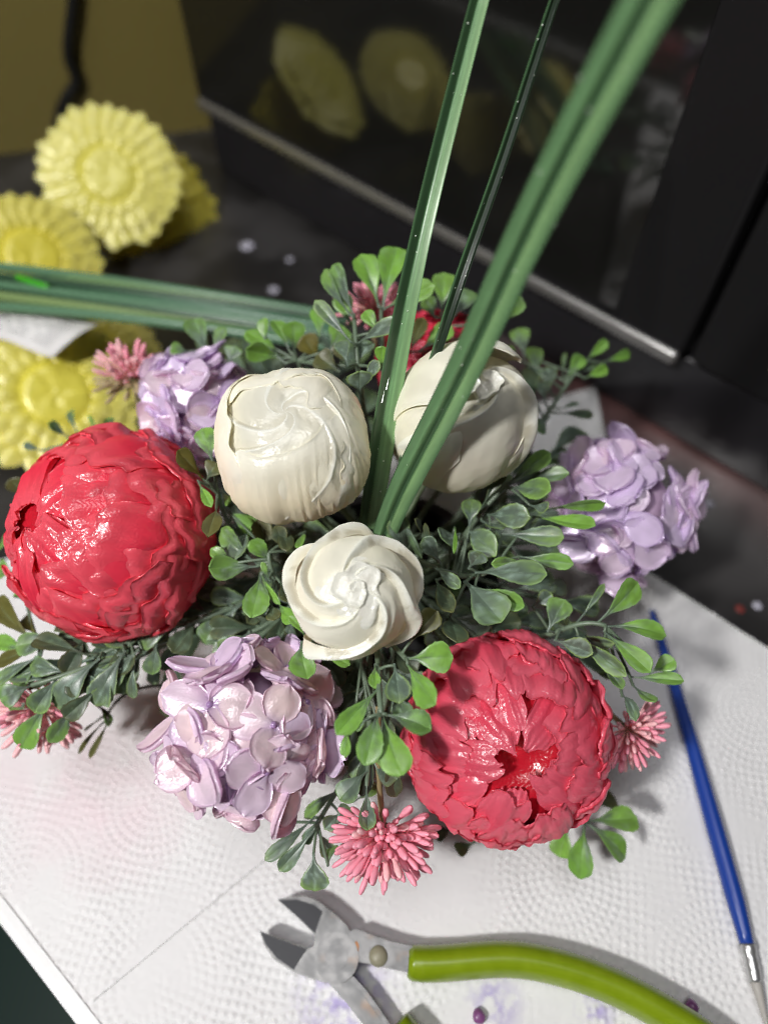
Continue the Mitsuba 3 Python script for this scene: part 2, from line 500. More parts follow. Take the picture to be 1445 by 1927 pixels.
def rev_petal(rng, phi, hw, th0, th1, a, b, tip=0.15, tipp=2.6, ruf=0.0, rufn=4.0, tilt=0.0, lip=0.0, bulge=0.0, wav=0.0, wb=0.55, thick=0.0011, nu=17, nv=15,
              skew=0.0, point=0.0, groove=0.0, puff=0.0, flat=0.0, side=0.0, fine=0.0):
    """A petal wrapped round the axis on an egg of radius a and half height b, from the polar angle th0 (below) up to its rim at th1 (degrees)."""
    u = np.linspace(-1, 1, nu)[:, None]
    v = (np.linspace(0, 1, nv) ** 0.8)[None]
    sd = int(rng.integers(1, 10 ** 6))
    top = 1 - tip * np.abs(u) ** tipp + ruf * fnoise(u * rufn + 50, sd) + 0.5 * ruf * fnoise(u * rufn * 2.7 + 80, sd + 1) + 0.22 * ruf * fnoise(u * rufn * 6.1 + 80, sd + 3) + point * np.exp(-(u / 0.22) ** 2) + skew * u
    vv = v * top
    th = np.radians(th0 + (th1 - th0) * vv)
    wid = wb + (1 - wb) * np.sin(PI / 2 * np.minimum(1, v / 0.6))
    az = np.radians(phi) + np.clip(u * hw * wid / (a * np.maximum(np.sin(th), 0.30)), -1.9, 1.9)
    sm = np.clip((v - 0.62) / 0.38, 0, 1)
    r = 1 + tilt * u + puff * (1 - u * u) * np.sin(PI * np.clip((v - 0.25) / 0.75, 0, 1) ** 0.8) + lip * sm ** 2 + bulge * np.exp(-((v - 0.93) / 0.07) ** 2)
    r = r + wav * (meshkit.fbm(np.stack([u * 2.1 + 0 * v + 5, v * 2.2 + 0 * u, 0 * u + 0 * v + sd * 0.37], -1), 3, sd % 97) - 0.5)
    r = r - side * np.abs(u) ** 5
    if fine:
        r = r + fine * (meshkit.fbm(np.stack([u * 5.5 + 0 * v + 31, v * 4.2 + 0 * u, 0 * u + 0 * v + sd * 0.71], -1), 2, sd % 91) - 0.5) * np.clip((1.02 - v) * 9, 0, 1)
    if groove:
        r = r + groove * (1.6 * fnoise(u * 13 + 20 + 0.5 * v, sd) + 1.4 * fnoise(u * 31 + 7 + 0.8 * v, sd + 2)) * np.clip(v * 2.2, 0, 1) * np.clip((1 - v) * 6, 0, 1)
    x = a * r * np.sin(th)
    P = np.stack([x * np.cos(az), x * np.sin(az), b * r * np.cos(th) + 0 * az], -1)
    if flat:
        P[..., 2] = flatten(P[..., 2], b, flat)
    tt = thick * (0.55 + 0.45 * np.clip((1 - v) * 5, 0, 1)) * (1 - 0.35 * np.abs(u) ** 6)
    return P, tt, u + 0 * v, v + 0 * u, sd


def shade(base, rim, u, v, sd, amount=1.0, dirt=0.0, dirtc=(0.35, 0.2, 0.17)):
    n = meshkit.fbm(np.stack([u * 2.5, v * 3, 0 * u + sd * 0.31], -1), 3, sd % 89)[..., None]
    t = np.clip((v[..., None] - 0.72) / 0.28, 0, 1) * amount
    c = np.asarray(base) * (0.9 + 0.2 * n)
    c = c * (1 - t) + np.asarray(rim) * t
    if dirt:
        d = dirt * np.clip((meshkit.fbm(np.stack([u * 4 + 9, v * 5, 0 * u + sd * 0.17], -1), 3, sd % 71) - 0.5) * 5, 0, 1)[..., None]
        c = c * (1 - d) + np.asarray(dirtc) * d
    return c


def outward(P, tt, c):
    """shell with its outer face turned away from the axis"""
    n = grid_normals(P)
    i, j = P.shape[0] // 2, P.shape[1] // 2
    if n[i, j] @ P[i, j] < 0:
        P, tt, c = P[::-1], tt[::-1], c[::-1]
    return shell(P, tt, c)


RED, RED_RIM = np.array([0.80, 0.072, 0.13]), np.array([0.86, 0.20, 0.27])


def peony(name, label, fr, R, seed, rings, b=0.9, col=RED, rim=RED_RIM, core=(0.60, 0.012, 0.03), puff=0.085, wav=0.11, dirt=0.0, fine=0.045, dip=0.45, hr=0.72, bulge=0.022):
    rng = np.random.default_rng(seed)
    t = thing(name, label, 'soap flower')
    m = trimesh.creation.icosphere(4, 1.0)
    v = np.asarray(m.vertices).copy()
    pol = np.degrees(np.arccos(np.clip(v[:, 2], -1, 1)))
    dip = 1 - dip * np.exp(-(pol / 17) ** 2)
    bum = 1 + 0.10 * (meshkit.fbm(v * 9, 2, seed) - 0.5) * (pol < 40)
    v = v * (R * hr * dip * bum)[:, None] * [1, 1, b]
    part(t, 'heart', (put(fr, v), m.faces), 'red_wax', color=np.tile(core, (len(v), 1)))
    for k, (n, th1, ak, hw) in enumerate(rings):
        ph0 = rng.uniform(0, 360)
        for i in range(n):
            a = R * (ak + rng.uniform(-0.022, 0.022))
            P, tt, u, w, sd = rev_petal(rng, ph0 + 360 / n * (i + rng.uniform(-0.16, 0.16)), R * hw * rng.uniform(0.86, 1.16), min(th1 + 85, 160), th1 + rng.uniform(-5, 5), a, a * b,
                                        tip=0.14, tipp=2.6, ruf=0.17, rufn=2.3, tilt=rng.uniform(-0.06, 0.06), lip=rng.uniform(-0.035, 0.035), bulge=bulge, wav=wav, wb=0.6,
                                        thick=R * 0.06, nu=31, nv=24, fine=fine, puff=puff * rng.uniform(0.5, 1.3), point=rng.uniform(-0.06, 0.06))
            cc = shade(col * rng.uniform(0.9, 1.08), rim, u, w, sd, 0.55, dirt, (0.25, 0.01, 0.02))
            (pv, pf), pc = outward(P, tt, cc)
            part(t, 'petal', (put(fr, pv), pf), 'red_wax', color=pc)
    return t


RINGS = [(5, 14, 0.745, 0.20), (7, 25, 0.785, 0.21), (9, 37, 0.825, 0.23), (11, 50, 0.86, 0.24), (13, 64, 0.90, 0.25), (13, 79, 0.935, 0.26), (12, 94, 0.96, 0.28), (10, 110, 0.975, 0.33)]
GREENSTEM = (0.10, 0.14, 0.07)
fr = frame(955, 1392, 0.078, 0.16, -0.28)
t = peony('red_peony', 'pinkish red soap peony at the lower right with an open dark red centre', fr, 200 * mpp(fr[0]), 11, RINGS, 0.9)
stem_to(t, fr[0] - fr[1][:, 2] * 0.02, GREENSTEM)
fr = frame(200, 1006, 0.10, -1.45, 0.15)
R2 = [(5, 6, 0.83, 0.30), (5, 25, 0.825, 0.38), (7, 38, 0.85, 0.38), (8, 50, 0.875, 0.40), (8, 62, 0.90, 0.42), (9, 74, 0.925, 0.42), (9, 86, 0.945, 0.42), (9, 98, 0.965, 0.42), (8, 111, 0.98, 0.44)]
t = peony('red_peony', 'glossy red soap peony at the far left of the bouquet with a tightly closed side', fr, 208 * mpp(fr[0]), 23, R2, 0.90, np.array([0.84, 0.042, 0.085]), np.array([0.87, 0.17, 0.21]), dirt=0.25, puff=0.035, wav=0.15, fine=0.055, dip=0.12, hr=0.80, bulge=0.034)
stem_to(t, fr[0] - fr[1][:, 2] * 0.02, GREENSTEM)
fr = frame(822, 690, 0.103, 0.2, 0.5)
t = peony('red_peony', 'red soap peony mostly hidden behind the right white rose', fr, 116 * mpp(fr[0]), 37, RINGS[:6], 0.9, np.array([0.74, 0.02, 0.06]), np.array([0.80, 0.12, 0.2]))
stem_to(t, fr[0] - fr[1][:, 2] * 0.02, GREENSTEM)

WHITE, WRIM = np.array([0.91, 0.885, 0.72]), np.array([0.94, 0.935, 0.85])
CREAM = np.array([0.91, 0.80, 0.54])  # paints the warm glow of light through the lower wax


def rose_core(t, fr, a, b, seed, amp=0.10, th=60, swirl=2.2, flat=0.0):
    """The closed top of a bud: a cap whose surface winds in as a spiral ridge."""
    nu, nv = 96, 44
    az = np.arange(nu) / nu * 2 * PI
    s = np.linspace(0.0, 1, nv)
    A, S = np.meshgrid(az, s, indexing='ij')
    tht = np.radians(th) * S * (1 + 0.22 * np.sin(3 * A + seed) * S + 0.10 * np.sin(7 * A + 2 * seed) * S)
    ph = (A / (2 * PI) + swirl * (S ** 0.8)) % 1.0
    ridge = (ph ** 3.5) * (1 - np.clip((ph - 0.93) / 0.07, 0, 1))
    amp_s = amp * (0.35 + 0.65 * S) * np.clip((1 - S) * 4, 0, 1) * np.clip(S * 9, 0, 1)
    nz = meshkit.fbm(np.stack([np.cos(A) * S * 4, np.sin(A) * S * 4, 0 * A + seed], -1), 4, seed) - 0.5
    r = 1 + amp_s * (ridge - 0.3) + 0.045 * nz - 0.05 * sstep(0.75, 1.0, S + 0.5 * nz)
    P = np.stack([a * r * np.sin(tht) * np.cos(A), a * r * np.sin(tht) * np.sin(A), b * r * np.cos(tht)], -1)
    if flat:
        P[..., 2] = flatten(P[..., 2], b, flat)
    P = np.concatenate([P, P[:1]], 0)
    n2 = np.concatenate([nz, nz[:1]], 0)
    c = WRIM * (0.92 + 0.3 * n2[..., None])
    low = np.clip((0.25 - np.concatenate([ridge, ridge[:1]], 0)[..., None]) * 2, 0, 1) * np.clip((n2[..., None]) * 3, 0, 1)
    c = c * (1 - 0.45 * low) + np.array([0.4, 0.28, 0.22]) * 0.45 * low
    v, f = P.reshape(-1, 3), grid_faces(nu + 1, nv)
    part(t, 'heart', (put(fr, v), f[:, ::-1]), 'pearl', color=c.reshape(-1, 3))


def rose_petals(t, fr, rng, specs, base=WHITE, rim=WRIM, **kw):
    for sp in specs:
        d = {**kw, **sp}
        col = d.pop('col', base)
        dirt = d.pop('dirt', 0.12)
        P, tt, u, w, sd = rev_petal(rng, **d)
        cc = shade(col, rim, u, w, sd, 0.8, dirt)
        (pv, pf), pc = outward(P, tt, cc)
        part(t, 'petal', (put(fr, pv), pf), 'pearl', color=pc)


def pinwheel(t, fr, a, b, bounds, turn, th, amp, ofs, seed, base, rim, nph=40, ns=52, tipamp=0.15, wind=lambda S: S ** 0.8, fade=lambda S: 1.0, flat=0.0, stri=0.0, wobble=1.0, low0=0.72, crumple=0.0):
    """Petals wound round the axis: each is the patch between two rolled rims that run outwards clockwise."""
    n_ = len(bounds)
    for j in range(n_):
        b0, b1 = bounds[j], bounds[(j + 1) % n_] + (1 if j == n_ - 1 else 0)
        ph, S = np.meshgrid(np.linspace(0, 1, nph) ** 1.4, np.linspace(0, 1, ns), indexing='ij')
        q = b0 + (b1 - b0) * ph
        wob = 0.36 * np.sin(2 * PI * q * 1 + 4.2 * S + seed) * S + 0.14 * np.sin(4 * PI * q + 9 * S)
        A = q * 2 * PI - turn * wind(S) + ofs + wob * wobble
        wid = (b1 - b0) * n_
        h = sstep(0.0, 0.13 / wid, ph) * (1 - np.clip((ph - 0.14) / 0.86, 0, 1)) ** (1.1 + 0.25 * (j % 3))
        roll = np.exp(-((ph * wid - 0.10) / 0.045) ** 2)
        dent = np.exp(-((ph * wid - 0.30) / 0.13) ** 2)
        nz = meshkit.fbm(np.stack([np.cos(A) * S * 3, np.sin(A) * S * 3, 0 * A + seed], -1), 3, seed) - 0.5
        nz2 = meshkit.fbm(np.stack([np.cos(A) * S * 11, np.sin(A) * S * 11, 0 * A + seed], -1), 3, seed + 7) - 0.5
        env = np.clip(S * 4, 0, 1) * fade(S)
        e1 = np.clip(S * 4, 0, 1)
        line = fnoise(A * 9 + 40 + 1.2 * S, seed) + 0.8 * fnoise(A * 23 + 90 + 2.0 * S, seed + 1)
        r = 1 + env * (amp * h + 0.28 * amp * roll - 0.22 * amp * dent) + e1 * (0.09 * nz + 0.022 * nz2) + crumple * nz2 * sstep(0.20, 0.05, S) + stri * line * sstep(0.12, 0.35, S) * sstep(1.0, 0.7, S) + tipamp * np.exp(-((ph * wid - 0.10) / 0.11) ** 2) * sstep(0.60, 0.84, S) * sstep(1.0, 0.86, S)
        tht = np.radians(th) * S
        P = np.stack([a * r * np.sin(tht) * np.cos(A), a * r * np.sin(tht) * np.sin(A), b * r * np.cos(tht)], -1)
        if flat:
            P[..., 2] = flatten(P[..., 2], b, flat)
        n0 = grid_normals(P)
        c = np.asarray(base) * (0.92 + 0.25 * nz[..., None])
        k = np.clip(roll + 0.4 * h, 0, 1)[..., None]
        c = c * (1 - k) + np.asarray(rim) * k
        crease = (np.exp(-((ph * wid - 0.05) / 0.05) ** 2) * sstep(0.48, 0.60, meshkit.fbm(P / a * 3 + 4, 3, seed + 2)) * env)[..., None] * 0.6
        c = c * (1 - crease) + np.array([0.42, 0.27, 0.23]) * crease
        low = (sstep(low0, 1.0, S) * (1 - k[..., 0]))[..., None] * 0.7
        c = c * (1 - low) + CREAM * low  # translucent warm glow painted onto the lower petals
        if n0[nph // 2, ns // 2] @ P[nph // 2, ns // 2] < 0:
            P, c = P[::-1], c[::-1]
        part(t, 'petal', (put(fr, P.reshape(-1, 3)), grid_faces(nph, ns)), 'pearl', color=c.reshape(-1, 3))


# closed white rose on the left
t = thing('white_rose', 'pearly white closed soap rose bud on the left of the grass blades', 'soap flower')
fr = frame(555, 842, 0.133, -0.14, 0.52)
a = 150 * mpp(fr[0])
rng = np.random.default_rng(5)
def squarish(v):
    """Four soft shoulders, the strongest at the upper left."""
    az = np.arctan2(v[:, 1], v[:, 0])
    k = 1 + 0.035 * np.cos(4 * (az - 2.45)) + 0.03 * np.cos(az - 2.3)
    return v * np.stack([k, k, np.ones(len(v))], 1)


fr = (*fr, squarish)
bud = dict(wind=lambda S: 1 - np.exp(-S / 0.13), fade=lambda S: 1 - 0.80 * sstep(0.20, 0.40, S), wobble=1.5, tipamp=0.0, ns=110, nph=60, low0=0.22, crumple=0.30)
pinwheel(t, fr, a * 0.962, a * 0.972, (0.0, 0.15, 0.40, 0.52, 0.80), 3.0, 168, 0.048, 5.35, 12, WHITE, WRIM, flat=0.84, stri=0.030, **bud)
rose_petals(t, fr, rng, [dict(phi=70, hw=a * 0.62, th1=20, a=a * 0.968, b=a * 0.975, skew=-0.05), dict(phi=165, hw=a * 1.0, th1=44, a=a * 0.975, b=a * 0.975, lip=0.05, groove=0.010, skew=0.08),
                         dict(phi=100, hw=a * 0.75, th1=29, a=a * 0.974, b=a * 0.978, lip=0.02, skew=0.06), dict(phi=8, hw=a * 1.05, th1=39, a=a * 0.98, b=a * 0.982, groove=0.024, lip=0.015, skew=0.10),
                         dict(phi=268, hw=a * 1.20, th1=31, a=a * 0.99, b=a * 0.988, groove=0.028, bulge=0.026, skew=0.07)],
            base=CREAM * 0.5 + WHITE * 0.5, th0=168, tip=0.17, tipp=2.0, ruf=0.15, rufn=1.7, wav=0.09, bulge=0.016, side=0.05, thick=0.0008, nu=91, nv=38, wb=0.55, flat=0.86)
stem_to(t, fr[0] - fr[1][:, 2] * 0.02, GREENSTEM)

# half open white rose at the upper right, its back petal standing tall
t = thing('white_rose', 'pearly white soap rose with a tall back petal behind the long grass blades', 'soap flower')
fr = frame(868, 800, 0.130, 0.36, 0.64)
a = 128 * mpp(fr[0])
rng = np.random.default_rng(6)
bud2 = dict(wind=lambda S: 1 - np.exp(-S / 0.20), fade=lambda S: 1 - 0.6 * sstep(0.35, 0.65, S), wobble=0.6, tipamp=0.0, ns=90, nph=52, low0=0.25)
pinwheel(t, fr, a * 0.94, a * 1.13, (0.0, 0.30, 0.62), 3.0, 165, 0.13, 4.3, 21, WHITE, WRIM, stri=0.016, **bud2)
rose_core(t, (fr[0] + fr[1][:, 2] * a * 0.05, fr[1]), a * 0.94, a * 1.13, 7, 0.12, 23, 1.6)
rose_petals(t, fr, rng, [dict(phi=128, hw=a * 1.15, th1=12, a=a * 1.08, b=a * 1.42, tilt=0.02, lip=0.05), dict(phi=350, hw=a * 0.75, th1=52, a=a * 1.0, b=a * 1.10, tilt=0.03, col=CREAM),
                         dict(phi=200, hw=a * 0.95, th1=36, a=a * 1.01, b=a * 1.14, lip=0.03)],
            base=WHITE, th0=168, tip=0.20, tipp=2.3, ruf=0.07, rufn=1.6, wav=0.08, bulge=0.018, side=0.06, thick=0.0010, nu=61, nv=34, wb=0.5, groove=0.010)
stem_to(t, fr[0] - fr[1][:, 2] * 0.02, GREENSTEM)

# open spiral rose in the middle
t = thing('white_rose', 'small pearly white soap rose opened in a spiral at the middle of the bouquet', 'soap flower')
fr = frame(664, 1120, 0.125, 0.02, 0.10)
a = 118 * mpp(fr[0])
B_ = 0.80


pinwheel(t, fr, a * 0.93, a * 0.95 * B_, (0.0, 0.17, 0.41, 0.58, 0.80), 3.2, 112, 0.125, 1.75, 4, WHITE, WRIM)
rose_core(t, (fr[0] + fr[1][:, 2] * a * 0.07, fr[1]), a * 0.93, a * 0.95 * B_, 5, 0.17, 33, 2.2)
stem_to(t, fr[0] - fr[1][:, 2] * 0.015, GREENSTEM)


def hydrangea(label, fr, R, seed, n=20, cover=0.72, pl=0.36, warm=0.5):
    rng = np.random.default_rng(seed)
    t = thing('lilac_hydrangea', label, 'soap flower')
    part(t, 'heart', (lambda m: (put(fr, m.vertices * R * 0.62), m.faces))(trimesh.creation.icosphere(3, 1.0)), 'lilac_core')
    for i in range(n):
        zc = 1 - (i + 0.5) / n * 2 * cover
        az = i * 2.39996 + rng.uniform(-0.25, 0.25)
        d = unit([math.sqrt(max(0, 1 - zc * zc)) * math.cos(az), math.sqrt(max(0, 1 - zc * zc)) * math.sin(az), zc] + rng.normal(0, 0.20, 3))
        fl = f'{t}__floret' if i == 0 else f'{t}__floret_{i:03d}'
        x = unit(np.cross(d, rng.normal(size=3)))
        y = np.cross(d, x)
        r0, spin = R * rng.uniform(0.72, 0.86), rng.uniform(0, PI / 2)
        # the floret's small eye is its own mesh, its four petals are sub-parts
        ev, ef = blob(d * (r0 + R * 0.02), R * 0.035, seed=i, sub=1)
        scene[fl] = shape((put(fr, ev), ef), 'lilac_wax', smooth=True, color=np.tile([0.42, 0.26, 0.50], (len(ev), 1)))
        for k in range(4):
            a0 = spin + k * PI / 2 + rng.uniform(-0.22, 0.22)
            L, Wd = R * pl * rng.uniform(0.85, 1.25), R * pl * rng.uniform(0.44, 0.66)
            el = x * math.cos(a0) + y * math.sin(a0)
            sl = np.cross(d, el)
            nu, nv = 11, 12
            u, v = np.meshgrid(np.linspace(-1, 1, nu), np.linspace(0, 1, nv), indexing='ij')
            prof = np.interp(v, [0, 0.15, 0.35, 0.6, 0.8, 0.93, 1], [0.28, 0.55, 0.88, 1.0, 0.86, 0.52, 0.16])
            lift, cup = rng.uniform(-0.15, 0.75), rng.uniform(-0.30, 0.45)
            sd = int(rng.integers(1, 9999))
            wv = meshkit.fbm(np.stack([u * 1.2 + 3, v * 1.6, 0 * u + sd * 0.3], -1), 2, sd % 83) - 0.5
            h = L * (lift * v ** 1.3 - rng.uniform(0.0, 0.5) * v ** 2.4 + 0.25 * wv) + Wd * cup * u * u * prof
            P = d * r0 + el * (v * L)[..., None] + sl * (u * prof * Wd)[..., None] + d * h[..., None]
            n_ = meshkit.fbm(np.stack([u * 2, v * 4, 0 * u + sd], -1), 3, sd % 61)[..., None]
            rimt = np.clip(np.maximum(np.abs(u) ** 3, ((v - 0.5) * 2).clip(0) ** 2.5), 0, 1)[..., None]
            eye = np.clip(1 - v * 3.2, 0, 1)[..., None]
            mixp = np.clip(rng.uniform(-0.4, 0.4) + 1 - warm, 0, 1)
            mid_c = np.array([0.90, 0.70, 0.66]) * (1 - mixp) + np.array([0.74, 0.60, 0.82]) * mixp
            c = mid_c * (0.80 + 0.3 * n_ + 0.16 * (fnoise(u * 9 + 30 + v, sd)[..., None] + 0.5))
            c = c * (1 - 0.35 * rimt) + np.array([0.66, 0.56, 0.78]) * 0.35 * rimt
            c = c * (1 - 0.6 * eye) + np.array([0.34, 0.20, 0.46]) * 0.6 * eye
            n0 = grid_normals(P)
            if n0[nu // 2, nv // 2] @ d < 0:
                P, c = P[::-1], c[::-1]
            th = R * 0.085 * (0.5 + 0.5 * np.clip((1 - np.maximum(np.abs(u), v)) * 4, 0, 1))
            (pv, pf), pc = shell(P, th, c)
            key = f'{fl}__petal' if k == 0 else f'{fl}__petal_{k:03d}'
            scene[key] = shape((put(fr, pv), pf), 'lilac_wax', smooth=True, color=pc)
    stem_to(t, fr[0] - fr[1][:, 2] * R * 0.6, GREENSTEM)


fr = frame(472, 1372, 0.082, -0.05, 0.0)
hydrangea('pinkish lilac soap hydrangea at the front between the two red peonies', fr, 168 * mpp(fr[0]), 3, 26, 0.64, 0.43, 0.50)
fr = frame(1165, 955, 0.075, 0.1, 0.1)
hydrangea('purple soap hydrangea at the right beside the black appliance', fr, 142 * mpp(fr[0]), 14, 26, 0.66, 0.43, 0.12)
fr = frame(375, 765, 0.098, -0.1, 0.35)
hydrangea('lilac soap hydrangea behind the left red peony and the closed white rose', fr, 112 * mpp(fr[0]), 25, 18, 0.66, 0.46, 0.2)


# ------------------------------------------------------------------ yellow gerberas lying at the back
def gerbera(label, px, py, z, rad_px, tx, ty, seed, base=(0.72, 0.64, 0.13), tipc=(0.74, 0.70, 0.26), n=26):
    rng = np.random.default_rng(seed)
    fr = frame(px, py, z, tx, ty)
    R = rad_px * mpp(fr[0])
    t = thing('yellow_gerbera', label, 'soap flower')
    base, tipc = np.array(base) * 1.2, np.array(tipc) * 1.2
    prof = [(0.0005, 0.135), (0.08, 0.135), (0.14, 0.15), (0.20, 0.142), (0.27, 0.15), (0.33, 0.14), (0.38, 0.11), (0.41, 0.07), (0.42, -0.05), (0.36, -0.12), (0.0005, -0.14)]
    v, f = lathe(np.array(prof) * R, 40)
    v = v + (meshkit.noise(v / R * 14, seed)[:, None] - 0.5) * R * 0.03
    part(t, 'disc', (put(fr, v), f[:, ::-1]), 'yellow_wax', color=np.tile(base * [1.0, 1.0, 1.0] * 0.6 + tipc * 0.4, (len(v), 1)))
    for ring, (r0, r1, h0, h1, m, wd) in enumerate(((0.30, 1.0, -0.06, -0.02, n, 0.135), (0.28, 0.80, 0.00, 0.06, n - 3, 0.125), (0.27, 0.60, 0.05, 0.10, n - 8, 0.115))):
        for i in range(m):
            a0 = (i + 0.5 * ring + rng.uniform(-0.12, 0.12)) / m * 2 * PI
            el, sl = np.array([math.cos(a0), math.sin(a0), 0]), np.array([-math.sin(a0), math.cos(a0), 0])
            u, w = np.meshgrid(np.linspace(-1, 1, 7), np.linspace(0, 1, 9), indexing='ij')
            pf_ = np.interp(w, [0, 0.3, 0.7, 0.88, 0.96, 1], [0.55, 0.85, 1, 0.88, 0.55, 0.12])
            rr = r0 + (r1 * rng.uniform(0.95, 1.04) - r0) * w
            hh = h0 + (h1 - h0) * w + 0.05 * np.sin(PI * w) - 0.05 * u * u * pf_ * 0.8 + rng.uniform(-0.02, 0.03) * w
            P = R * (el * rr[..., None] + sl * (u * pf_ * wd)[..., None] + np.array([0, 0, 1.0]) * hh[..., None])
            c = base * (1 - w[..., None]) + tipc * w[..., None]
            P, c = P[::-1], c[::-1]
            if grid_normals(P)[3, 4] @ [0, 0, 1] < 0:
                P, c = P[::-1], c[::-1]
            (pv, pf), pc = shell(P, R * 0.035, c)
            part(t, 'petal', (put(fr, pv), pf), 'yellow_wax', color=pc)


gerbera('pale yellow soap gerbera lying on top of the pile by the wall', 206, 330, 0.050, 130, -0.12, 0.30, 1, (0.76, 0.70, 0.09), (0.76, 0.72, 0.20))
gerbera('yellow soap gerbera underneath the palest one, farthest to the right in the pile', 290, 400, 0.012, 126, 0.25, 0.15, 2, (0.70, 0.58, 0.02), (0.74, 0.66, 0.10))
gerbera('deep yellow soap gerbera cut off by the left border just behind the grass stems', 60, 485, 0.035, 132, 0.10, 0.45, 3, (0.76, 0.66, 0.01), (0.75, 0.70, 0.18))
gerbera('large yellow soap gerbera below the white tag and behind the left red peony', 105, 745, 0.028, 158, 0.05, 0.30, 4, (0.76, 0.68, 0.02), (0.76, 0.71, 0.20))
gerbera('yellow soap gerbera half hidden behind the pink pompom at the left', 190, 665, 0.012, 120, 0.2, 0.4, 5, (0.74, 0.64, 0.03), (0.75, 0.68, 0.2))
gerbera('yellow soap gerbera at the bottom of the pile under the white tag', 30, 590, 0.010, 110, 0.0, 0.3, 6, (0.70, 0.56, 0.01), (0.72, 0.6, 0.05))


# ------------------------------------------------------------------ pink pompoms
def floret_mesh():
    prof = [(0.0, 0.10), (0.30, 0.10), (0.55, 0.13), (0.68, 0.24), (0.80, 0.33), (0.92, 0.28), (0.98, 0.14)]
    z = np.array([p[0] for p in prof])
    r = np.array([p[1] for p in prof])
    return tube(np.stack([0 * z, 0 * z, z], 1), r * 0.30, 7)


FL_V, FL_F = floret_mesh()
_t = FL_V[:, 2:3]
FL = {}
for nm, tipc, stc in (('pink', (0.86, 0.34, 0.43), (0.62, 0.34, 0.30)), ('pale', (0.88, 0.50, 0.52), (0.64, 0.46, 0.34)), ('straw', (0.45, 0.36, 0.20), (0.22, 0.24, 0.10)), ('dark', (0.42, 0.12, 0.15), (0.2, 0.12, 0.1))):
    k = np.clip((_t - 0.15) / 0.4, 0, 1)
    FL[nm] = shape((FL_V, FL_F), 'pom_skin', smooth=True, color=np.array(tipc) * k + np.array(stc) * (1 - k))


def pompom(label, px, py, z, len_px, aim, spread, n, seed, kinds, stem_px):
    rng = np.random.default_rng(seed)
    c = at(px, py, z)
    tc = unit(EYE - c)
    r = unit(RGT - tc * (RGT @ tc))
    u = np.cross(tc, r)
    L = len_px * mpp(c)
    ax = unit(r * aim[0] + u * aim[1] + tc * aim[2])
    e1 = unit(np.cross(ax, [0.2, 0.5, 0.7]))
    e2 = np.cross(ax, e1)
    t = thing('pink_pompom', label, 'artificial flower')
    v, f = blob(c, L * 0.16, seed=seed)
    part(t, 'hub', (v, f), 'plain', color=np.tile((0.10, 0.11, 0.05), (len(v), 1)))
    for i in range(n):
        cz = 1 - (i + 0.5) / n * (1 - math.cos(math.radians(spread)))
        az = i * 2.39996
        s = math.sqrt(max(0, 1 - cz * cz))
        d = unit(ax * cz + e1 * s * math.cos(az) + e2 * s * math.sin(az) + rng.normal(0, 0.10, 3))
        le = L * rng.uniform(0.48, 1.06)
        x = unit(np.cross(d, rng.normal(size=3)))
        M = np.eye(4)
        wdt = L * 0.62 * rng.uniform(0.8, 1.15)
        M[:3, 0], M[:3, 1], M[:3, 2], M[:3, 3] = x * wdt, np.cross(d, x) * wdt, d * le, c + d * L * 0.06
        kd = kinds(cz, rng)
        scene[numbered(f'{t}__floret')] = {**FL[kd], 'to_world': T(M.tolist())}
    v, f = tube(curve([at(*q) for q in stem_px] + [c], 10), 0.0010, 7)
    part(t, 'stem', (v, f), 'plain', color=np.tile((0.26, 0.20, 0.10), (len(v), 1)))


pink = lambda cz, g: 'pink' if g.uniform() < 0.82 else 'pale'
pompom('bright pink pompom flower hanging at the front just above the cutters', 722, 1566, 0.060, 104, (0.02, -0.93, 0.32), 100, 230, 2, pink, [(712, 1330, 0.085), (712, 1440, 0.075)])
pompom('pale pink pompom flower under the leaves at the left border', 82, 1330, 0.058, 92, (-0.35, -0.7, 0.3), 100, 110, 3, lambda cz, g: 'dark' if g.uniform() < 0.10 else 'pale' if g.uniform() < 0.75 else 'pink', [(260, 1290, 0.065), (170, 1315, 0.06)])
pompom('pink pompom flower with a greenish underside standing against the yellow gerberas', 248, 712, 0.095, 72, (0.0, 0.85, 0.15), 125, 130, 4, lambda cz, g: 'straw' if cz < 0.05 else 'pale' if g.uniform() < 0.5 else 'pink', [(330, 860, 0.075), (270, 780, 0.085)])
pompom('pink pompom flower at the right beside the blue brush', 1180, 1372, 0.062, 80, (0.55, -0.6, 0.3), 95, 110, 5, lambda cz, g: 'pale' if g.uniform() < 0.5 else 'pink', [(1100, 1300, 0.06), (1150, 1345, 0.06)])
pompom('pink pompom flower behind the tall leaves at the back of the bouquet', 700, 585, 0.118, 70, (0.0, 0.85, 0.35), 110, 100, 6, lambda cz, g: 'pale' if g.uniform() < 0.35 else 'pink', [(715, 700, 0.10), (705, 640, 0.112)])

# ------------------------------------------------------------------ leafy sprigs
GREY, GREEN, LIME, DARK, OLIVE = (np.array(c) for c in ((0.10, 0.145, 0.108), (0.17, 0.37, 0.055), (0.33, 0.47, 0.11), (0.055, 0.085, 0.05), (0.10, 0.10, 0.03)))
US = np.array([-1, -0.94, -0.78, -0.5, -0.22, -0.05, 0.05, 0.22, 0.5, 0.78, 0.94, 1.0])


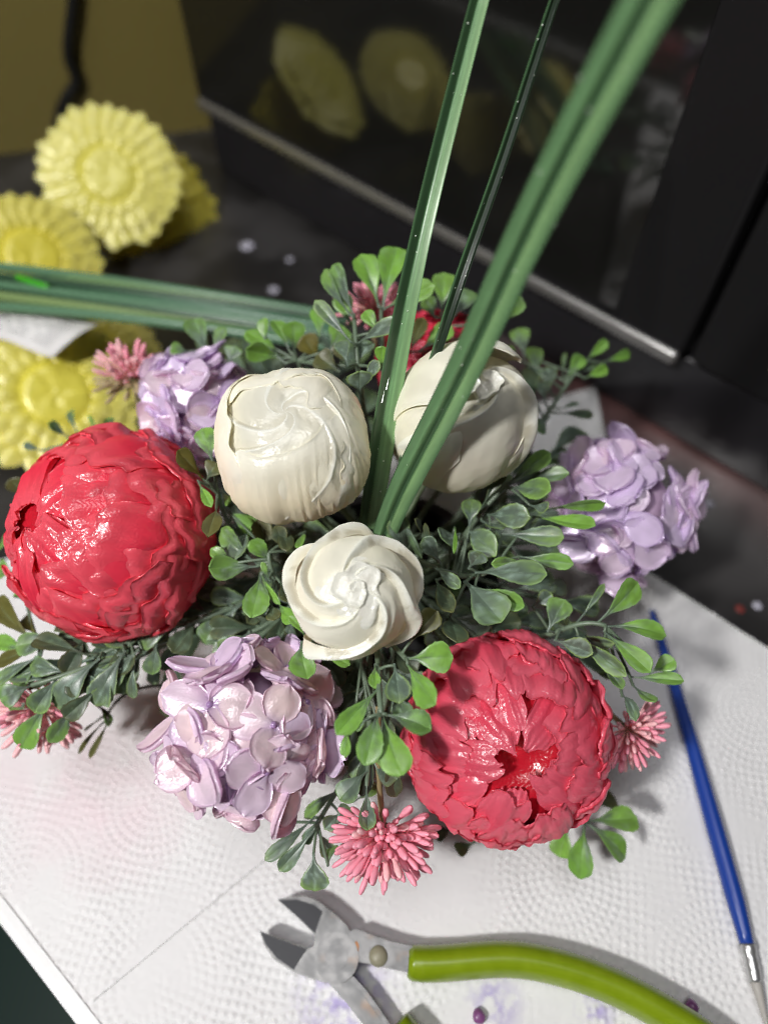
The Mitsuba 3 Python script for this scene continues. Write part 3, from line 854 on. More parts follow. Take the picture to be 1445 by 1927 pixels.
def leaf(parent, rng, B, Tp, w, tone, lean=None):
    """Spoon-shaped leaf from B to Tp, w wide. tone: 0 dusty grey .. 1 fresh green; negative = in dark olive."""
    a = Tp - B
    L = np.linalg.norm(a)
    a = a / L
    n = unit(EYE - (B + Tp) / 2) * 0.75 + np.array([0, 0, 0.45]) + rng.normal(0, 0.28, 3)
    n = unit(n - a * (n @ a))
    s = np.cross(n, a)
    u, v = np.meshgrid(US, np.linspace(0, 1, 19), indexing='ij')
    prof = np.interp(v, [0, 0.12, 0.25, 0.38, 0.52, 0.66, 0.78, 0.88, 0.95, 0.985, 1], [0.11, 0.10, 0.17, 0.42, 0.72, 0.93, 1.0, 0.92, 0.66, 0.40, 0.10])
    fold, bow, curl, twist = rng.uniform(0.05, 0.62), rng.uniform(-0.06, 0.14), rng.uniform(-0.12, 0.22), rng.uniform(-0.35, 0.35)
    sd = int(rng.integers(1, 99999))
    wv = meshkit.fbm(np.stack([u * 1.3 + 4, v * 2.5, 0 * u + sd * 0.2], -1), 2, sd % 53) - 0.5
    prof = prof * (1 + 0.035 * np.sin(v * 70 + sd) * (np.abs(u) > 0.9))
    h = 0.5 * w * prof * fold * np.abs(u) ** 1.4 + L * bow * np.sin(PI * v) - L * curl * v ** 3 + 0.10 * w * wv * v + 0.5 * w * prof * u * twist
    h = h - 0.03 * w * np.exp(-(u / 0.08) ** 2) * (v < 0.92)
    P = B + a * (v * L)[..., None] + s * (u * prof * 0.5 * w)[..., None] + n * h[..., None]
    nz = meshkit.fbm(np.stack([u * 2.2, v * 4.5, 0 * u + sd], -1), 3, sd % 47)[..., None]
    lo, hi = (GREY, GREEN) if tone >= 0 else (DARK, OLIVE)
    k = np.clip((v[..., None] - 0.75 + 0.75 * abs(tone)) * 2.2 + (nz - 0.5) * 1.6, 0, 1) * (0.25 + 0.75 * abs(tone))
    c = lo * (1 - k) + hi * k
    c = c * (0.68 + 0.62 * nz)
    rimt = np.clip((np.abs(u) - 0.80) / 0.2, 0, 1)[..., None] * (v[..., None] > 0.3)
    rimt = np.maximum(rimt, np.clip((v[..., None] - 0.93) / 0.07, 0, 1)) * rng.uniform(0.15, 0.65)
    c = c * (1 - rimt) + (LIME if tone >= 0 else OLIVE * 1.5) * rimt
    vein = (np.exp(-(u / 0.07) ** 2) * np.clip((0.9 - v) * 3, 0, 1))[..., None] * 0.35
    c = c * (1 - vein) + np.array([0.22, 0.29, 0.2]) * vein
    c = c * (1 - 0.10 * np.clip(np.sin(v * 46 - np.abs(u) * 5), 0, 1) ** 4 * (np.abs(u) < 0.9))[..., None]
    dust = np.clip((meshkit.fbm(np.stack([u * 5, v * 7, 0 * u + sd * 0.7], -1), 3, sd % 43) - 0.55) * 5, 0, 1)[..., None] * (1 - 0.7 * k) * (0.62 if tone >= 0 else 0.2)
    c = c * (1 - dust) + np.array([0.36, 0.42, 0.36]) * dust
    (pv, pf), pc = shell(P, 0.00042 * np.clip(0.4 + 2.5 * (1 - np.abs(u)), 0.4, 1), c)
    part(parent, 'leaf', (pv, pf), 'leaf_skin', color=pc)


def sprig(label, stem, leaves, zb, zt, seed, col=(0.13, 0.18, 0.12), root=True, r=0.0011):
    """stem: picture points with heights; leaves: 'bx,by,tx,ty,w,tone[,dz]' measured off the photograph; zb, zt: heights of leaf bases and tips."""
    rng = np.random.default_rng(seed)
    t = thing('leafy_sprig', label, 'artificial foliage')
    pts = [at(*q) for q in stem]
    if root:
        pts = [np.array([pts[0][0] * 0.35, 0.128 + (pts[0][1] - 0.128) * 0.35, 0.058])] + pts
    v, f = tube(curve(pts, 8 * len(pts)), np.linspace(r * 1.25, r * 0.7, 8 * len(pts)), 8)
    part(t, 'stem', (v, f), 'leaf_skin', color=np.tile(col, (len(v), 1)) * (0.8 + 0.5 * meshkit.noise(v * 500, 3))[:, None])
    node = np.array(curve(pts, 60))
    for row in leaves.split(';'):
        q = [float(x) for x in row.split(',')]
        dz = q[6] if len(q) > 6 else 0.0
        B, Tp = at(q[0], q[1], zb + dz + rng.uniform(-0.003, 0.003)), at(q[2], q[3], zt + dz + rng.uniform(-0.004, 0.004))
        leaf(t, rng, B, Tp, q[4] * mpp((B + Tp) / 2), q[5])
        near = node[np.argmin(np.linalg.norm(node - B, axis=1))]
        gap = np.linalg.norm(near - B)
        if 0.0015 < gap < 0.03:                       # leaf stalk down to the stem
            sv, sf = tube(curve([near, (near + B) / 2 + np.array([0, 0, 0.0008]), B + (Tp - B) * 0.04], 6), [0.0006, 0.00055, 0.0005, 0.0005, 0.0005, 0.0005], 6)
            part(t, 'leaf_stalk', (sv, sf), 'leaf_skin', color=np.tile(col, (len(sv), 1)))
    return t


sprig('dusty green sprig spreading over the right hydrangea, fullest in the bouquet', [(800, 1060, 0.085), (880, 1085, 0.098), (930, 1070, 0.104)],
      '918,969,996,974,48,0.1;942,1005,1062,1012,42,0.35;1029,958,1139,941,38,0.9;1001,972,1122,1000,36,0.95;973,1047,1076,1059,32,0.7;990,1056,923,1061,22,0.6;'
      '895,1078,1032,1082,48,0.2;890,1103,987,1143,36,0.7;874,1094,945,1174,76,0.15;883,993,888,939,38,0.3;865,1005,827,1014,44,0;855,993,854,1042,9,1;'
      '881,1000,928,1038,48,0.25;881,1070,905,1040,40,0;820,1070,869,1110,26,0.1;820,1090,853,1155,35,-0.2;845,1160,860,1205,50,-0.1', 0.104, 0.112, 1)
sprig('green sprig rising between the right white rose and the right hydrangea', [(860, 1030, 0.085), (905, 965, 0.10), (953, 915, 0.108)],
      '952,913,1033,852,34,0.55;982,908,1070,891,32,0.3,-0.006;959,918,1042,925,46,0.55;905,958,950,880,26,-0.4;995,950,1035,960,26,0;905,980,945,1000,40,0.1,-0.008', 0.108, 0.116, 2)
sprig('small grey green leaf cluster at the foot of the long grass blades', [(770, 1040, 0.08), (775, 1020, 0.09)],
      '768,1050,740,970,46,0.05;760,972,785,1040,14,0.2;830,1062,795,1010,34,0;790,1010,776,975,16,-0.1;815,1040,800,985,12,-0.2', 0.100, 0.112, 3)
sprig('light green sprig spread above the blue brush at the right', [(960, 1200, 0.075), (1040, 1192, 0.088), (1085, 1176, 0.094), (1140, 1178, 0.097)],
      '1124,1172,1195,1098,50,0.8;1085,1172,1135,1100,14,0.3;1140,1180,1252,1198,46,0.85;1135,1188,1223,1268,40,0.8;1085,1195,1178,1272,34,0.35;1043,1205,1114,1228,36,0;'
      '1132,1257,1170,1300,28,0.4,-0.01;1182,1274,1286,1277,30,0.8,-0.012;1190,1290,1232,1322,28,0.6,-0.012;1222,1268,1270,1243,34,0.9,-0.01;1170,1310,1197,1348,22,0.1,-0.012;'
      '1030,1190,1062,1128,50,0.5;1000,1142,1038,1118,34,0;1100,1190,1140,1215,26,0.2,-0.008', 0.094, 0.099, 4)
sprig('five fresh green leaves fanned over the paper below the right red peony', [(1020, 1500, 0.04), (1079, 1531, 0.036), (1101, 1548, 0.034)],
      '1105,1546,1193,1543,50,0.8;1105,1550,1180,1612,54,0.8;1100,1552,1090,1650,46,0.9;1070,1550,1050,1614,44,1;1110,1512,1163,1500,42,-0.7,-0.004;1085,1532,1108,1512,22,-0.8', 0.034, 0.030, 5, (0.05, 0.07, 0.04))
sprig('two dark leaf tips peeping out beneath the right red peony', [(880, 1500, 0.03), (870, 1560, 0.026)], '855,1560,820,1572,30,-0.6;895,1585,858,1602,28,-0.7', 0.028, 0.024, 6)
sprig('bright lime green sprig hanging between the spiral rose and the right peony', [(700, 1200, 0.09), (712, 1250, 0.108), (713, 1293, 0.113), (718, 1345, 0.114)],
      '713,1295,638,1378,42,0.85;655,1370,650,1424,24,0.9,-0.006;712,1340,688,1436,50,0.75;719,1346,757,1462,60,0.95;726,1346,808,1366,56,0.6;742,1250,752,1322,50,0.1;706,1250,705,1293,24,0.9;'
      '745,1300,762,1345,40,0.3,-0.006;695,1350,665,1372,18,0.6', 0.113, 0.114, 7)
sprig('fresh green sprig at the upper left edge of the right red peony', [(720, 1190, 0.09), (764, 1240, 0.112)],
      '766,1248,820,1326,50,0.9;764,1240,850,1236,60,0.9;770,1211,822,1150,46,-1.0', 0.114, 0.118, 8)
sprig('green leaves under the left rim of the spiral rose', [(600, 1180, 0.09), (585, 1215, 0.105)], '568,1208,575,1274,48,0.75;610,1238,658,1253,24,0.95;575,1200,548,1160,18,0.9', 0.108, 0.112, 9)
sprig('drooping grey green sprig left of the bright pink pompom', [(690, 1400, 0.07), (640, 1480, 0.060), (598, 1550, 0.055)],
      '651,1479,567,1539,24,0.5;593,1537,498,1618,26,0.1;593,1558,525,1638,30,0.15;590,1605,593,1678,54,0.2;596,1563,618,1610,32,0;627,1558,660,1522,34,0.1;664,1510,707,1474,26,0.55;651,1474,686,1438,22,0.2;617,1632,628,1588,24,0.7;'
      '548,1547,533,1582,28,0;600,1540,570,1590,22,0.1;640,1530,610,1560,30,0;690,1440,660,1480,24,0', 0.058, 0.056, 10)
sprig('light green sprig between the left red peony and the spiral rose', [(560, 1130, 0.08), (515, 1088, 0.098), (505, 1040, 0.104)],
      '486,1066,391,1070,50,0.55;440,1062,398,1034,26,0.7;486,1062,412,998,44,0.5;508,1059,470,1016,32,0.8;425,958,476,1000,38,0.8;414,920,440,955,20,0.8;512,1050,486,978,38,-0.8;491,1078,482,1147,48,0.75;'
      '491,1080,518,1134,16,0.9;507,1092,493,1060,12,0.7;522,1133,556,1178,32,0.95;527,1095,540,1130,32,-0.5;510,1133,516,1166,28,-0.5;524,1000,542,1028,30,-0.3;575,1000,562,1026,26,0.8;540,1040,520,990,34,-0.4;470,1000,440,1050,40,0', 0.102, 0.106, 11)
sprig('olive green sprig overlapping the right rim of the left red peony', [(440, 1000, 0.09), (410, 930, 0.11)], '381,902,329,850,44,-1.6;388,906,410,872,42,-0.8;402,874,383,806,42,0.7;372,904,396,951,21,0.9;408,957,393,1004,34,-1.0', 0.118, 0.124, 12)
sprig('long dusty leaves hanging below the left red peony', [(330, 1170, 0.075), (262, 1200, 0.078), (187, 1232, 0.078)],
      '169,1235,75,1209,40,-0.3;179,1238,34,1278,54,0.12;187,1240,97,1328,54,0.08;236,1225,177,1328,52,0.1;255,1240,252,1314,20,0.1;270,1232,306,1183,38,0.1;310,1162,372,1148,40,0.05;'
      '230,1250,160,1290,30,0.1,-0.006;330,1190,318,1350,44,-0.3,-0.016;300,1230,285,1290,26,0,-0.01', 0.079, 0.074, 13)
sprig('green leaf pair hanging in front of the pale pink pompom at the left', [(200, 1270, 0.062), (130, 1320, 0.064)], '95,1318,38,1410,48,0.8;137,1330,98,1394,38,0.55;60,1310,25,1340,30,0.5,-0.004', 0.068, 0.066, 14)
sprig('dark olive sprig at the left border below the left red peony', [(150, 1200, 0.072), (75, 1216, 0.075)], '73,1214,-6,1128,44,-1.2;73,1219,-8,1247,34,-1.1;80,1232,-5,1288,32,0.3;50,1222,-8,1205,32,0.9;76,1202,38,1143,42,-1.3;28,1078,-8,1074,46,0.8;30,1016,-8,1022,42,0.8;50,1136,28,1102,30,0.9;75,1250,30,1300,30,0.5', 0.076, 0.072, 15)
sprig('thin brown twig with narrow pointed leaves over the paper at the left', [(300, 1290, 0.05), (235, 1308, 0.052), (200, 1350, 0.05)], '205,1350,142,1420,9,-1;207,1352,168,1427,13,-1;190,1352,157,1376,6,-1;183,1328,206,1366,20,0.9', 0.05, 0.046, 16, (0.05, 0.045, 0.03), True, 0.0008)
sprig('tall green sprig standing behind the gap between the two large white roses', [(690, 800, 0.10), (675, 703, 0.130), (667, 603, 0.140)],
      '661,595,602,505,27,0.5;667,595,634,508,36,0.4;661,645,593,566,29,0.3;713,628,686,585,28,0.9;675,645,750,603,32,0.1;717,697,720,649,29,1;676,742,676,698,52,0;660,612,640,554,38,0.9,-0.01;672,685,692,640,42,0,-0.008;'
      '690,720,712,680,26,0,-0.005;655,690,640,640,30,0,-0.005', 0.140, 0.147, 17)
sprig('pair of big rounded light green leaves topping the back of the bouquet', [(720, 680, 0.118), (717, 580, 0.135)], '713,578,680,477,50,0.95;720,580,748,460,56,0.95;722,582,814,535,42,0.9', 0.136, 0.146, 18)
sprig('green leaves behind the thin dark grass blade at the back', [(830, 680, 0.11), (835, 600, 0.122)], '830,592,836,513,46,0.8;850,602,890,546,42,0.3;938,614,980,558,46,0.8;770,664,797,598,29,-0.9;788,662,848,608,42,0.85;820,600,800,560,36,0.6;870,640,905,610,30,0.6', 0.124, 0.130, 19)
sprig('bright green sprig behind the left white rose beside the loose grass bundle', [(590, 740, 0.10), (560, 680, 0.118)],
      '540,686,466,612,40,0.9;534,674,463,656,42,0.9;545,662,520,598,32,0.8;553,662,550,604,46,0.9;603,645,603,580,38,0.95;602,678,570,632,44,-1.6;620,662,642,612,44,0.7;640,700,596,668,46,-0.8;500,650,495,598,28,0.7;650,690,640,645,34,-0.9', 0.120, 0.128, 20)
sprig('pale green leaf pair above the back hydrangea', [(430, 740, 0.10), (398, 668, 0.112)], '391,670,369,604,40,0.45;401,667,416,614,34,0.45;356,662,320,660,28,0.7;430,684,442,652,34,0.3', 0.113, 0.118, 21)
sprig('small blurred leaves peeping over the top of the left red peony', [(230, 900, 0.07), (160, 830, 0.078)], '148,818,131,768,19,0.4;130,824,91,796,30,0.4;81,849,44,836,15,0;180,818,170,786,36,0.7;212,808,200,788,28,0.6;48,935,18,902,32,-0.9', 0.08, 0.085, 22)
sprig('bright tipped sprig reaching out towards the black appliance', [(960, 860, 0.085), (1034, 772, 0.092), (1061, 732, 0.096), (1100, 680, 0.098)],
      '1100,680,1140,643,21,1;1128,684,1188,663,21,1;1097,713,1144,692,23,1;1061,716,1096,670,30,0.8;1012,704,1003,652,34,0.5;988,674,975,612,38,0.5;976,678,948,658,30,0.7;1045,777,1119,780,18,-0.1;1034,785,1000,810,36,0.3;1050,771,1086,762,13,0;'
      '1036,742,1030,688,32,0;1058,712,1060,653,9,0.3;1005,760,990,700,34,-0.2;1025,760,1020,715,30,0;1080,705,1128,684,12,0.3', 0.096, 0.098, 23)
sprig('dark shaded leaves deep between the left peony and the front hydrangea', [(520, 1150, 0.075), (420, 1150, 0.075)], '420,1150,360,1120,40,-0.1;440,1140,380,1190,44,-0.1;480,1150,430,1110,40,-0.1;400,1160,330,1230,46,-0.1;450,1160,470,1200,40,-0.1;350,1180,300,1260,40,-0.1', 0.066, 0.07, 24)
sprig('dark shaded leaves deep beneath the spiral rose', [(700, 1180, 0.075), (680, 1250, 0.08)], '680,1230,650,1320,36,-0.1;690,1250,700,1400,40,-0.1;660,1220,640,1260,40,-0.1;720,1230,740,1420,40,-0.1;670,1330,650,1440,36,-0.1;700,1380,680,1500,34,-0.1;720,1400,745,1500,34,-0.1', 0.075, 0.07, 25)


# shaded sprigs low in the bouquet, all round the pot
grng = np.random.default_rng(41)
LOW = ['reaching from the spiral rose to the top of the front hydrangea', 'pointing at the lower right rim of the left red peony', 'under the closed white rose, pointing at the left red peony', 'under the closed white rose, pointing at the back hydrangea',
       'behind the closed white rose', 'under the gap between the two large white roses', 'standing behind the foot of the tall grass blades', 'under the half open white rose, pointing at the appliance', 'under the half open white rose, pointing at the right hydrangea',
       'nearest to the left side of the right hydrangea', 'under the fullest green sprig beside the right hydrangea', 'just above the top rim of the right red peony', 'straight below the spiral rose', 'below the left half of the spiral rose',
       'along the right side of the front hydrangea', 'running along the top left of the front hydrangea', 'running just below the left red peony', 'reaching lowest towards the bright pink pompom', 'in the gap between the closed white rose and the spiral rose',
       'at the right of the foot of the tall grass blades', 'between the spiral rose and the right red peony', 'midway between the half open rose and the right red peony',
       'running along the lower rim of the left red peony', 'reaching over the pale pink pompom at the left border', 'dropping towards the thin brown twig', 'along the top right rim of the right red peony', 'between the left red peony and the closed white rose',
       'between the back hydrangea and the loose grass bundle']
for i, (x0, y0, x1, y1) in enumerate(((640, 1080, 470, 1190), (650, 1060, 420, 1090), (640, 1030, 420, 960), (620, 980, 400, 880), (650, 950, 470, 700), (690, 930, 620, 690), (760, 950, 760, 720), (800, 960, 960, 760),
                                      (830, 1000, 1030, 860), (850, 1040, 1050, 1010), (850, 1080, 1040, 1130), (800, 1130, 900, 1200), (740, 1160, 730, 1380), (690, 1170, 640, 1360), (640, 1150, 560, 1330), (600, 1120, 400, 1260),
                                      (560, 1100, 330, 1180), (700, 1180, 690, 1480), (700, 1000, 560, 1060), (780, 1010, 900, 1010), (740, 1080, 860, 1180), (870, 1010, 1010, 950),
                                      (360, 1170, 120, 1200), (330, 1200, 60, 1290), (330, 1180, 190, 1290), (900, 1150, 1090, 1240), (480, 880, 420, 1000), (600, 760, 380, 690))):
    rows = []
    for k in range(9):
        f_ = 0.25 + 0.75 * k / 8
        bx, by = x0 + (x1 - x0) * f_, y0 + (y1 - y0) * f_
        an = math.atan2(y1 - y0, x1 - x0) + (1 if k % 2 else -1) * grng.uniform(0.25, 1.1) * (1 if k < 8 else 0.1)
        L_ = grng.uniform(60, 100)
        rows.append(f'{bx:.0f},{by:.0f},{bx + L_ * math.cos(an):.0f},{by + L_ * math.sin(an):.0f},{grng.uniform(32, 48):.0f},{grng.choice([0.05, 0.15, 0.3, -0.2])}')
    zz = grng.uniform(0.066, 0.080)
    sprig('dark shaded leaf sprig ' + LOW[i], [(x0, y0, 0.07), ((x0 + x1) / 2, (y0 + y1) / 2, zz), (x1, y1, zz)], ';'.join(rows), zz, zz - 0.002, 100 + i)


# ------------------------------------------------------------------ tall grass blades
def blade(label, path, widths, facets, seed, face, cols):
    """Folded ribbon. path: (px, py, distance y into the scene); facets: (u, height) across the blade; cols: colour at each u, lit and shaded faces painted in."""
    t = thing('tall_grass', label, 'artificial grass', None)
    pts = []
    for px, py, y in path:
        d = FWD + (px - 722.5) / F * RGT - (py - 963.5) / F * UPV
        pts.append(EYE + d * (y / d[1]))
    w_m = np.array([w * mpp(p) for w, p in zip(widths, pts)])
    n = 40
    C = curve(pts, n)
    s = np.linspace(0, 1, n)
    Wm = np.interp(s, np.linspace(0, 1, len(w_m)), w_m)
    tg = unit(np.gradient(C, axis=0))
    C = C + RGT * (0.0006 * np.sin(s * 7 + seed * 2) * s)[:, None]
    fu = np.linspace(-1, 1, 19)
    fh = np.interp(fu, [q[0] for q in facets], [q[1] for q in facets]) + 0.012 * (meshkit.noise(np.stack([fu * 6 + 9, 0 * fu, 0 * fu + seed], -1), seed) - 0.5)
    line = 0.72 + 0.56 * meshkit.noise(np.stack([np.arange(19) * 0.83, np.zeros(19), np.zeros(19) + seed * 3.3], -1), seed + 4)
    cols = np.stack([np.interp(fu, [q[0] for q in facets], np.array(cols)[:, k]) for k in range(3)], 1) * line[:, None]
    facets = list(zip(fu, fh))
    rows = []
    for i in range(n):
        nn = unit(EYE - C[i]) + np.asarray(face) + RGT * 0.12 * math.sin(s[i] * 5 + seed)
        nn = unit(nn - tg[i] * (nn @ tg[i]))
        sd = np.cross(tg[i], nn)
        sd = sd if sd[0] > 0 else -sd
        rows.append([C[i] + sd * u * Wm[i] / 2 + nn * h * Wm[i] for u, h in facets])
    P = np.array(rows).transpose(1, 0, 2)
    c = np.array(cols)[:, None, :] * (0.88 + 0.3 * meshkit.noise(np.stack([0 * s[None] + np.arange(len(facets))[:, None] * 3.1, s[None] * 60 + np.zeros((len(facets), 1)), 0 * s[None] + np.zeros((len(facets), 1)) + seed], -1), seed))[..., None]
    if grid_normals(P)[len(facets) // 2, n // 2] @ (EYE - C[n // 2]) < 0:
        P, c = P[::-1], c[::-1]
    (pv, pf), pc = shell(P, 0.0004, c)
    part(t, 'strip', (pv, pf), 'blade_skin', smooth=28 if False else True, color=pc)
    rng = np.random.default_rng(seed)
    spk = []
    for _ in range(15):
        i, k = rng.integers(4, n - 2), rng.integers(0, P.shape[0])
        nn = unit(EYE - P[k, i])
        spk.append((P[k, i] + nn * 0.0003 + unit(rng.normal(size=3)) * 0.0002, 0.00009 + 0.00016 * rng.uniform()))
    vs, fs, o = [], [], 0
    for p, r in spk:
        m = trimesh.creation.icosphere(0, r)
        vs.append(m.vertices + p); fs.append(m.faces + o); o += len(m.vertices)
    part(t, 'glitter', (np.vstack(vs), np.vstack(fs)), 'mica', smooth=30, kind='stuff')


G1, G2, G3 = (0.11, 0.22, 0.095), (0.04, 0.085, 0.04), (0.17, 0.29, 0.13)  # greens of one blade: lit faces and shaded folds painted in
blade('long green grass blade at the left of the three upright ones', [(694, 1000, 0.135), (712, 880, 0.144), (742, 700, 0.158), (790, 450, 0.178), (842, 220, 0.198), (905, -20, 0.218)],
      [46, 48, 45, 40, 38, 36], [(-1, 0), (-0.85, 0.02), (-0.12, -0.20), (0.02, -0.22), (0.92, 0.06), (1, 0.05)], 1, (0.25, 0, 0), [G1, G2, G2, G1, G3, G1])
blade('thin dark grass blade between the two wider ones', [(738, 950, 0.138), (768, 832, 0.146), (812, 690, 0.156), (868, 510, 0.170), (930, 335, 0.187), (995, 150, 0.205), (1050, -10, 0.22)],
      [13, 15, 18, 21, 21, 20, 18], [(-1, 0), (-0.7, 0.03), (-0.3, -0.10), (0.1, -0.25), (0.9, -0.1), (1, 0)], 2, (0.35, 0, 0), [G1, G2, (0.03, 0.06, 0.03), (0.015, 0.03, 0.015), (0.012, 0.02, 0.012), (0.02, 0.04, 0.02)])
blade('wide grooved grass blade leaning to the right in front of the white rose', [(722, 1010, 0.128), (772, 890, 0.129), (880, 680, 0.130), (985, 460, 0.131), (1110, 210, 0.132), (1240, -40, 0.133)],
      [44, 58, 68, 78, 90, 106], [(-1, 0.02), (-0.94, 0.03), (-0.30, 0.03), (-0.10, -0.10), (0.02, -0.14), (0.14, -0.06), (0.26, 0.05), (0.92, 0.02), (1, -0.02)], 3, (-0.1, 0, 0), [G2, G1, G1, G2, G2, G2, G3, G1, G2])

# loose bundle of grass stems lying over the gerberas
bs = thing('grass_bundle', 'bundle of loose green grass stems lying across the yellow gerberas', 'artificial grass')
rng = np.random.default_rng(77)
for i in range(11):
    k = i / 10
    p0, p1 = at(-60, 492 + 78 * k + rng.uniform(-6, 6), 0.066 + rng.uniform(-0.004, 0.006)), at(640 + rng.uniform(-20, 40), 598 + 66 * k + rng.uniform(-8, 8), 0.058 + rng.uniform(-0.004, 0.006))
    m_ = (p0 + p1) / 2 + np.array([0, 0.002 * rng.uniform(-1, 1), 0.003])
    v, f = tube(curve([p0, m_, p1], 24), rng.uniform(0.0014, 0.0030), 8)
    cc = np.array([(0.10, 0.21, 0.12), (0.16, 0.27, 0.11), (0.04, 0.09, 0.05), (0.20, 0.29, 0.11), (0.07, 0.17, 0.10)][i % 5])
    part(bs, 'stem', (v, f), 'blade_skin', color=np.tile(cc, (len(v), 1)))
v, f = tube(curve([at(30, 520, 0.072), at(60, 530, 0.0735), at(92, 540, 0.073)], 8), 0.0016, 6)
part(bs, 'tie', (v, f), 'blade_skin', color=np.tile((0.06, 0.42, 0.02), (len(v), 1)), label='bright green tie')

tg = thing('paper_tag', 'creased white paper tag with small print hanging from the grass bundle', 'tag')
q = [at(30, 556, 0.0645), at(182, 602, 0.061), at(92, 662, 0.055), at(-34, 632, 0.054)]
s, w_ = np.meshgrid(np.linspace(0, 1, 14), np.linspace(0, 1, 10), indexing='ij')
g = q[0] * ((1 - s) * (1 - w_))[..., None] + q[1] * (s * (1 - w_))[..., None] + q[2] * (s * w_)[..., None] + q[3] * ((1 - s) * w_)[..., None]
g[..., 2] += 0.0025 * np.sin(s * 5) + 0.0015 * np.sin(w_ * 4)
if grid_normals(g)[5, 5, 2] < 0:
    g = g[::-1]
part(tg, 'card', shell(g, 0.0004), 'tag_paper')
gn = grid_normals(g)
lv, lf, o = [], [], 0
rng = np.random.default_rng(4)
for j in range(2, 8):
    i0 = 2
    while i0 < 11:
        L_ = int(rng.integers(1, 4))
        i1 = min(i0 + L_, 12)
        a_ = g[i0:i1 + 1, j] + gn[i0:i1 + 1, j] * 0.0002
        dv = (g[i0:i1 + 1, j + 1] - g[i0:i1 + 1, j]) * 0.22
        lv.append(np.vstack([a_, a_ + dv]))
        m_ = len(a_)
        kk = np.arange(m_ - 1)
        lf.append(np.vstack([np.stack([kk, kk + 1, kk + 1 + m_], 1), np.stack([kk, kk + 1 + m_, kk + m_], 1)]) + o)
        o += 2 * m_
        i0 = i1 + 1
part(tg, 'print', (np.vstack(lv), np.vstack(lf)), 'ink', smooth=30, kind='stuff')

# ------------------------------------------------------------------ cutters
ct = thing('side_cutters', 'steel side cutters with green dipped grips lying open on the paper towel', 'pliers')
ZC = 0.013


def worn(m):
    v, f, _ = meshkit.arrays(m)
    m = trimesh.Trimesh(v, f, process=True)
    v, f = trimesh.remesh.subdivide_to_size(m.vertices, m.faces, 0.0016, max_iter=12)
    return trimesh.Trimesh(v, f, process=True)


def c_steel(v):
    c = lerp((0.085, 0.084, 0.083), (0.150, 0.147, 0.142), sstep(0.25, 0.8, vfb(v, 420, 2)))
    return lerp(c, (0.16, 0.10, 0.06), 0.6 * sstep(0.60, 0.74, vfb(v, 150, 6)))


def flat(pts, z=ZC):
    return [at(x, y, z)[:2] for x, y in pts]


up = part(ct, 'upper_jaw', worn(prism(flat([(521, 1693), (545, 1687), (571, 1686), (592, 1692), (607, 1702), (632, 1722), (654, 1744), (662, 1762), (640, 1800), (604, 1800), (590, 1782), (592, 1760), (560, 1726)]), 0.0045, 0.0135, 0.0014)), 'steel', smooth=35, color=c_steel)
part(up, 'cutting_face', prism(flat([(523, 1694), (560, 1694), (590, 1703), (607, 1716), (592, 1757), (558, 1725)], 0.0137), 0.0128, 0.0138), 'steel_dark', smooth=30)
lo = part(ct, 'lower_jaw', worn(prism(flat([(488, 1752), (530, 1769), (579, 1786), (600, 1776), (640, 1790), (640, 1845), (610, 1850), (551, 1830), (513, 1805), (494, 1775)]), 0.004, 0.0130, 0.0014)), 'steel', smooth=35, color=c_steel)
part(lo, 'cutting_face', prism(flat([(490, 1754), (530, 1770), (577, 1787), (552, 1826), (520, 1803), (500, 1778)], 0.0132), 0.0123, 0.0133), 'steel_dark', smooth=30)
hc = at(634, 1803, ZC)
ang = np.arange(40) / 40 * 2 * PI
rr = 41 * mpp(hc)
part(ct, 'hinge_boss', worn(prism(np.stack([hc[0] + rr * np.cos(ang), hc[1] + rr * np.sin(ang)], 1), 0.003, 0.0152, 0.001)), 'steel_boss', smooth=35, color=c_steel)
rr2 = 21 * mpp(hc)
part(ct, 'rivet', worn(prism(np.stack([hc[0] + rr2 * np.cos(ang), hc[1] + rr2 * np.sin(ang)], 1), 0.0145, 0.0160, 0.0006)), 'steel', smooth=35, color=c_steel)
part(ct, 'upper_shank', worn(prism(flat([(640, 1760), (670, 1748), (698, 1759), (735, 1772), (800, 1786), (800, 1832), (767, 1830), (720, 1820), (678, 1812), (650, 1806)]), 0.004, 0.0140, 0.0018)), 'steel', smooth=35, color=c_steel)
part(ct, 'lower_shank', worn(prism(flat([(612, 1845), (640, 1836), (665, 1838), (690, 1866), (706, 1888), (735, 1930), (770, 1985), (735, 2005), (690, 1940), (654, 1892), (630, 1864)]), 0.003, 0.0125, 0.0018)), 'steel', smooth=35, color=c_steel)
sp = at(712, 1800, 0.0135)
part(ct, 'stopper', blob(sp, 0.0034, (1.0, 1.0, 0.7), 2, 0.05), 'tag_paper', color=lambda v: np.tile((0.26, 0.245, 0.17), (len(v), 1)))
def c_grip(v):
    c = lerp((0.16, 0.245, 0.004), (0.235, 0.325, 0.010), vfb(v, 300, 4))
    return lerp(c, (0.40, 0.42, 0.25), 0.45 * sstep(0.84, 0.95, vfb(v, 520, 7, 2)))


gp = curve([at(768, 1812, 0.0095), at(850, 1812, 0.0095), at(960, 1806, 0.0095), at(1060, 1824, 0.0095), at(1150, 1856, 0.0095), at(1240, 1902, 0.0095), at(1330, 1960, 0.0095), at(1400, 2020, 0.0095)], 220)


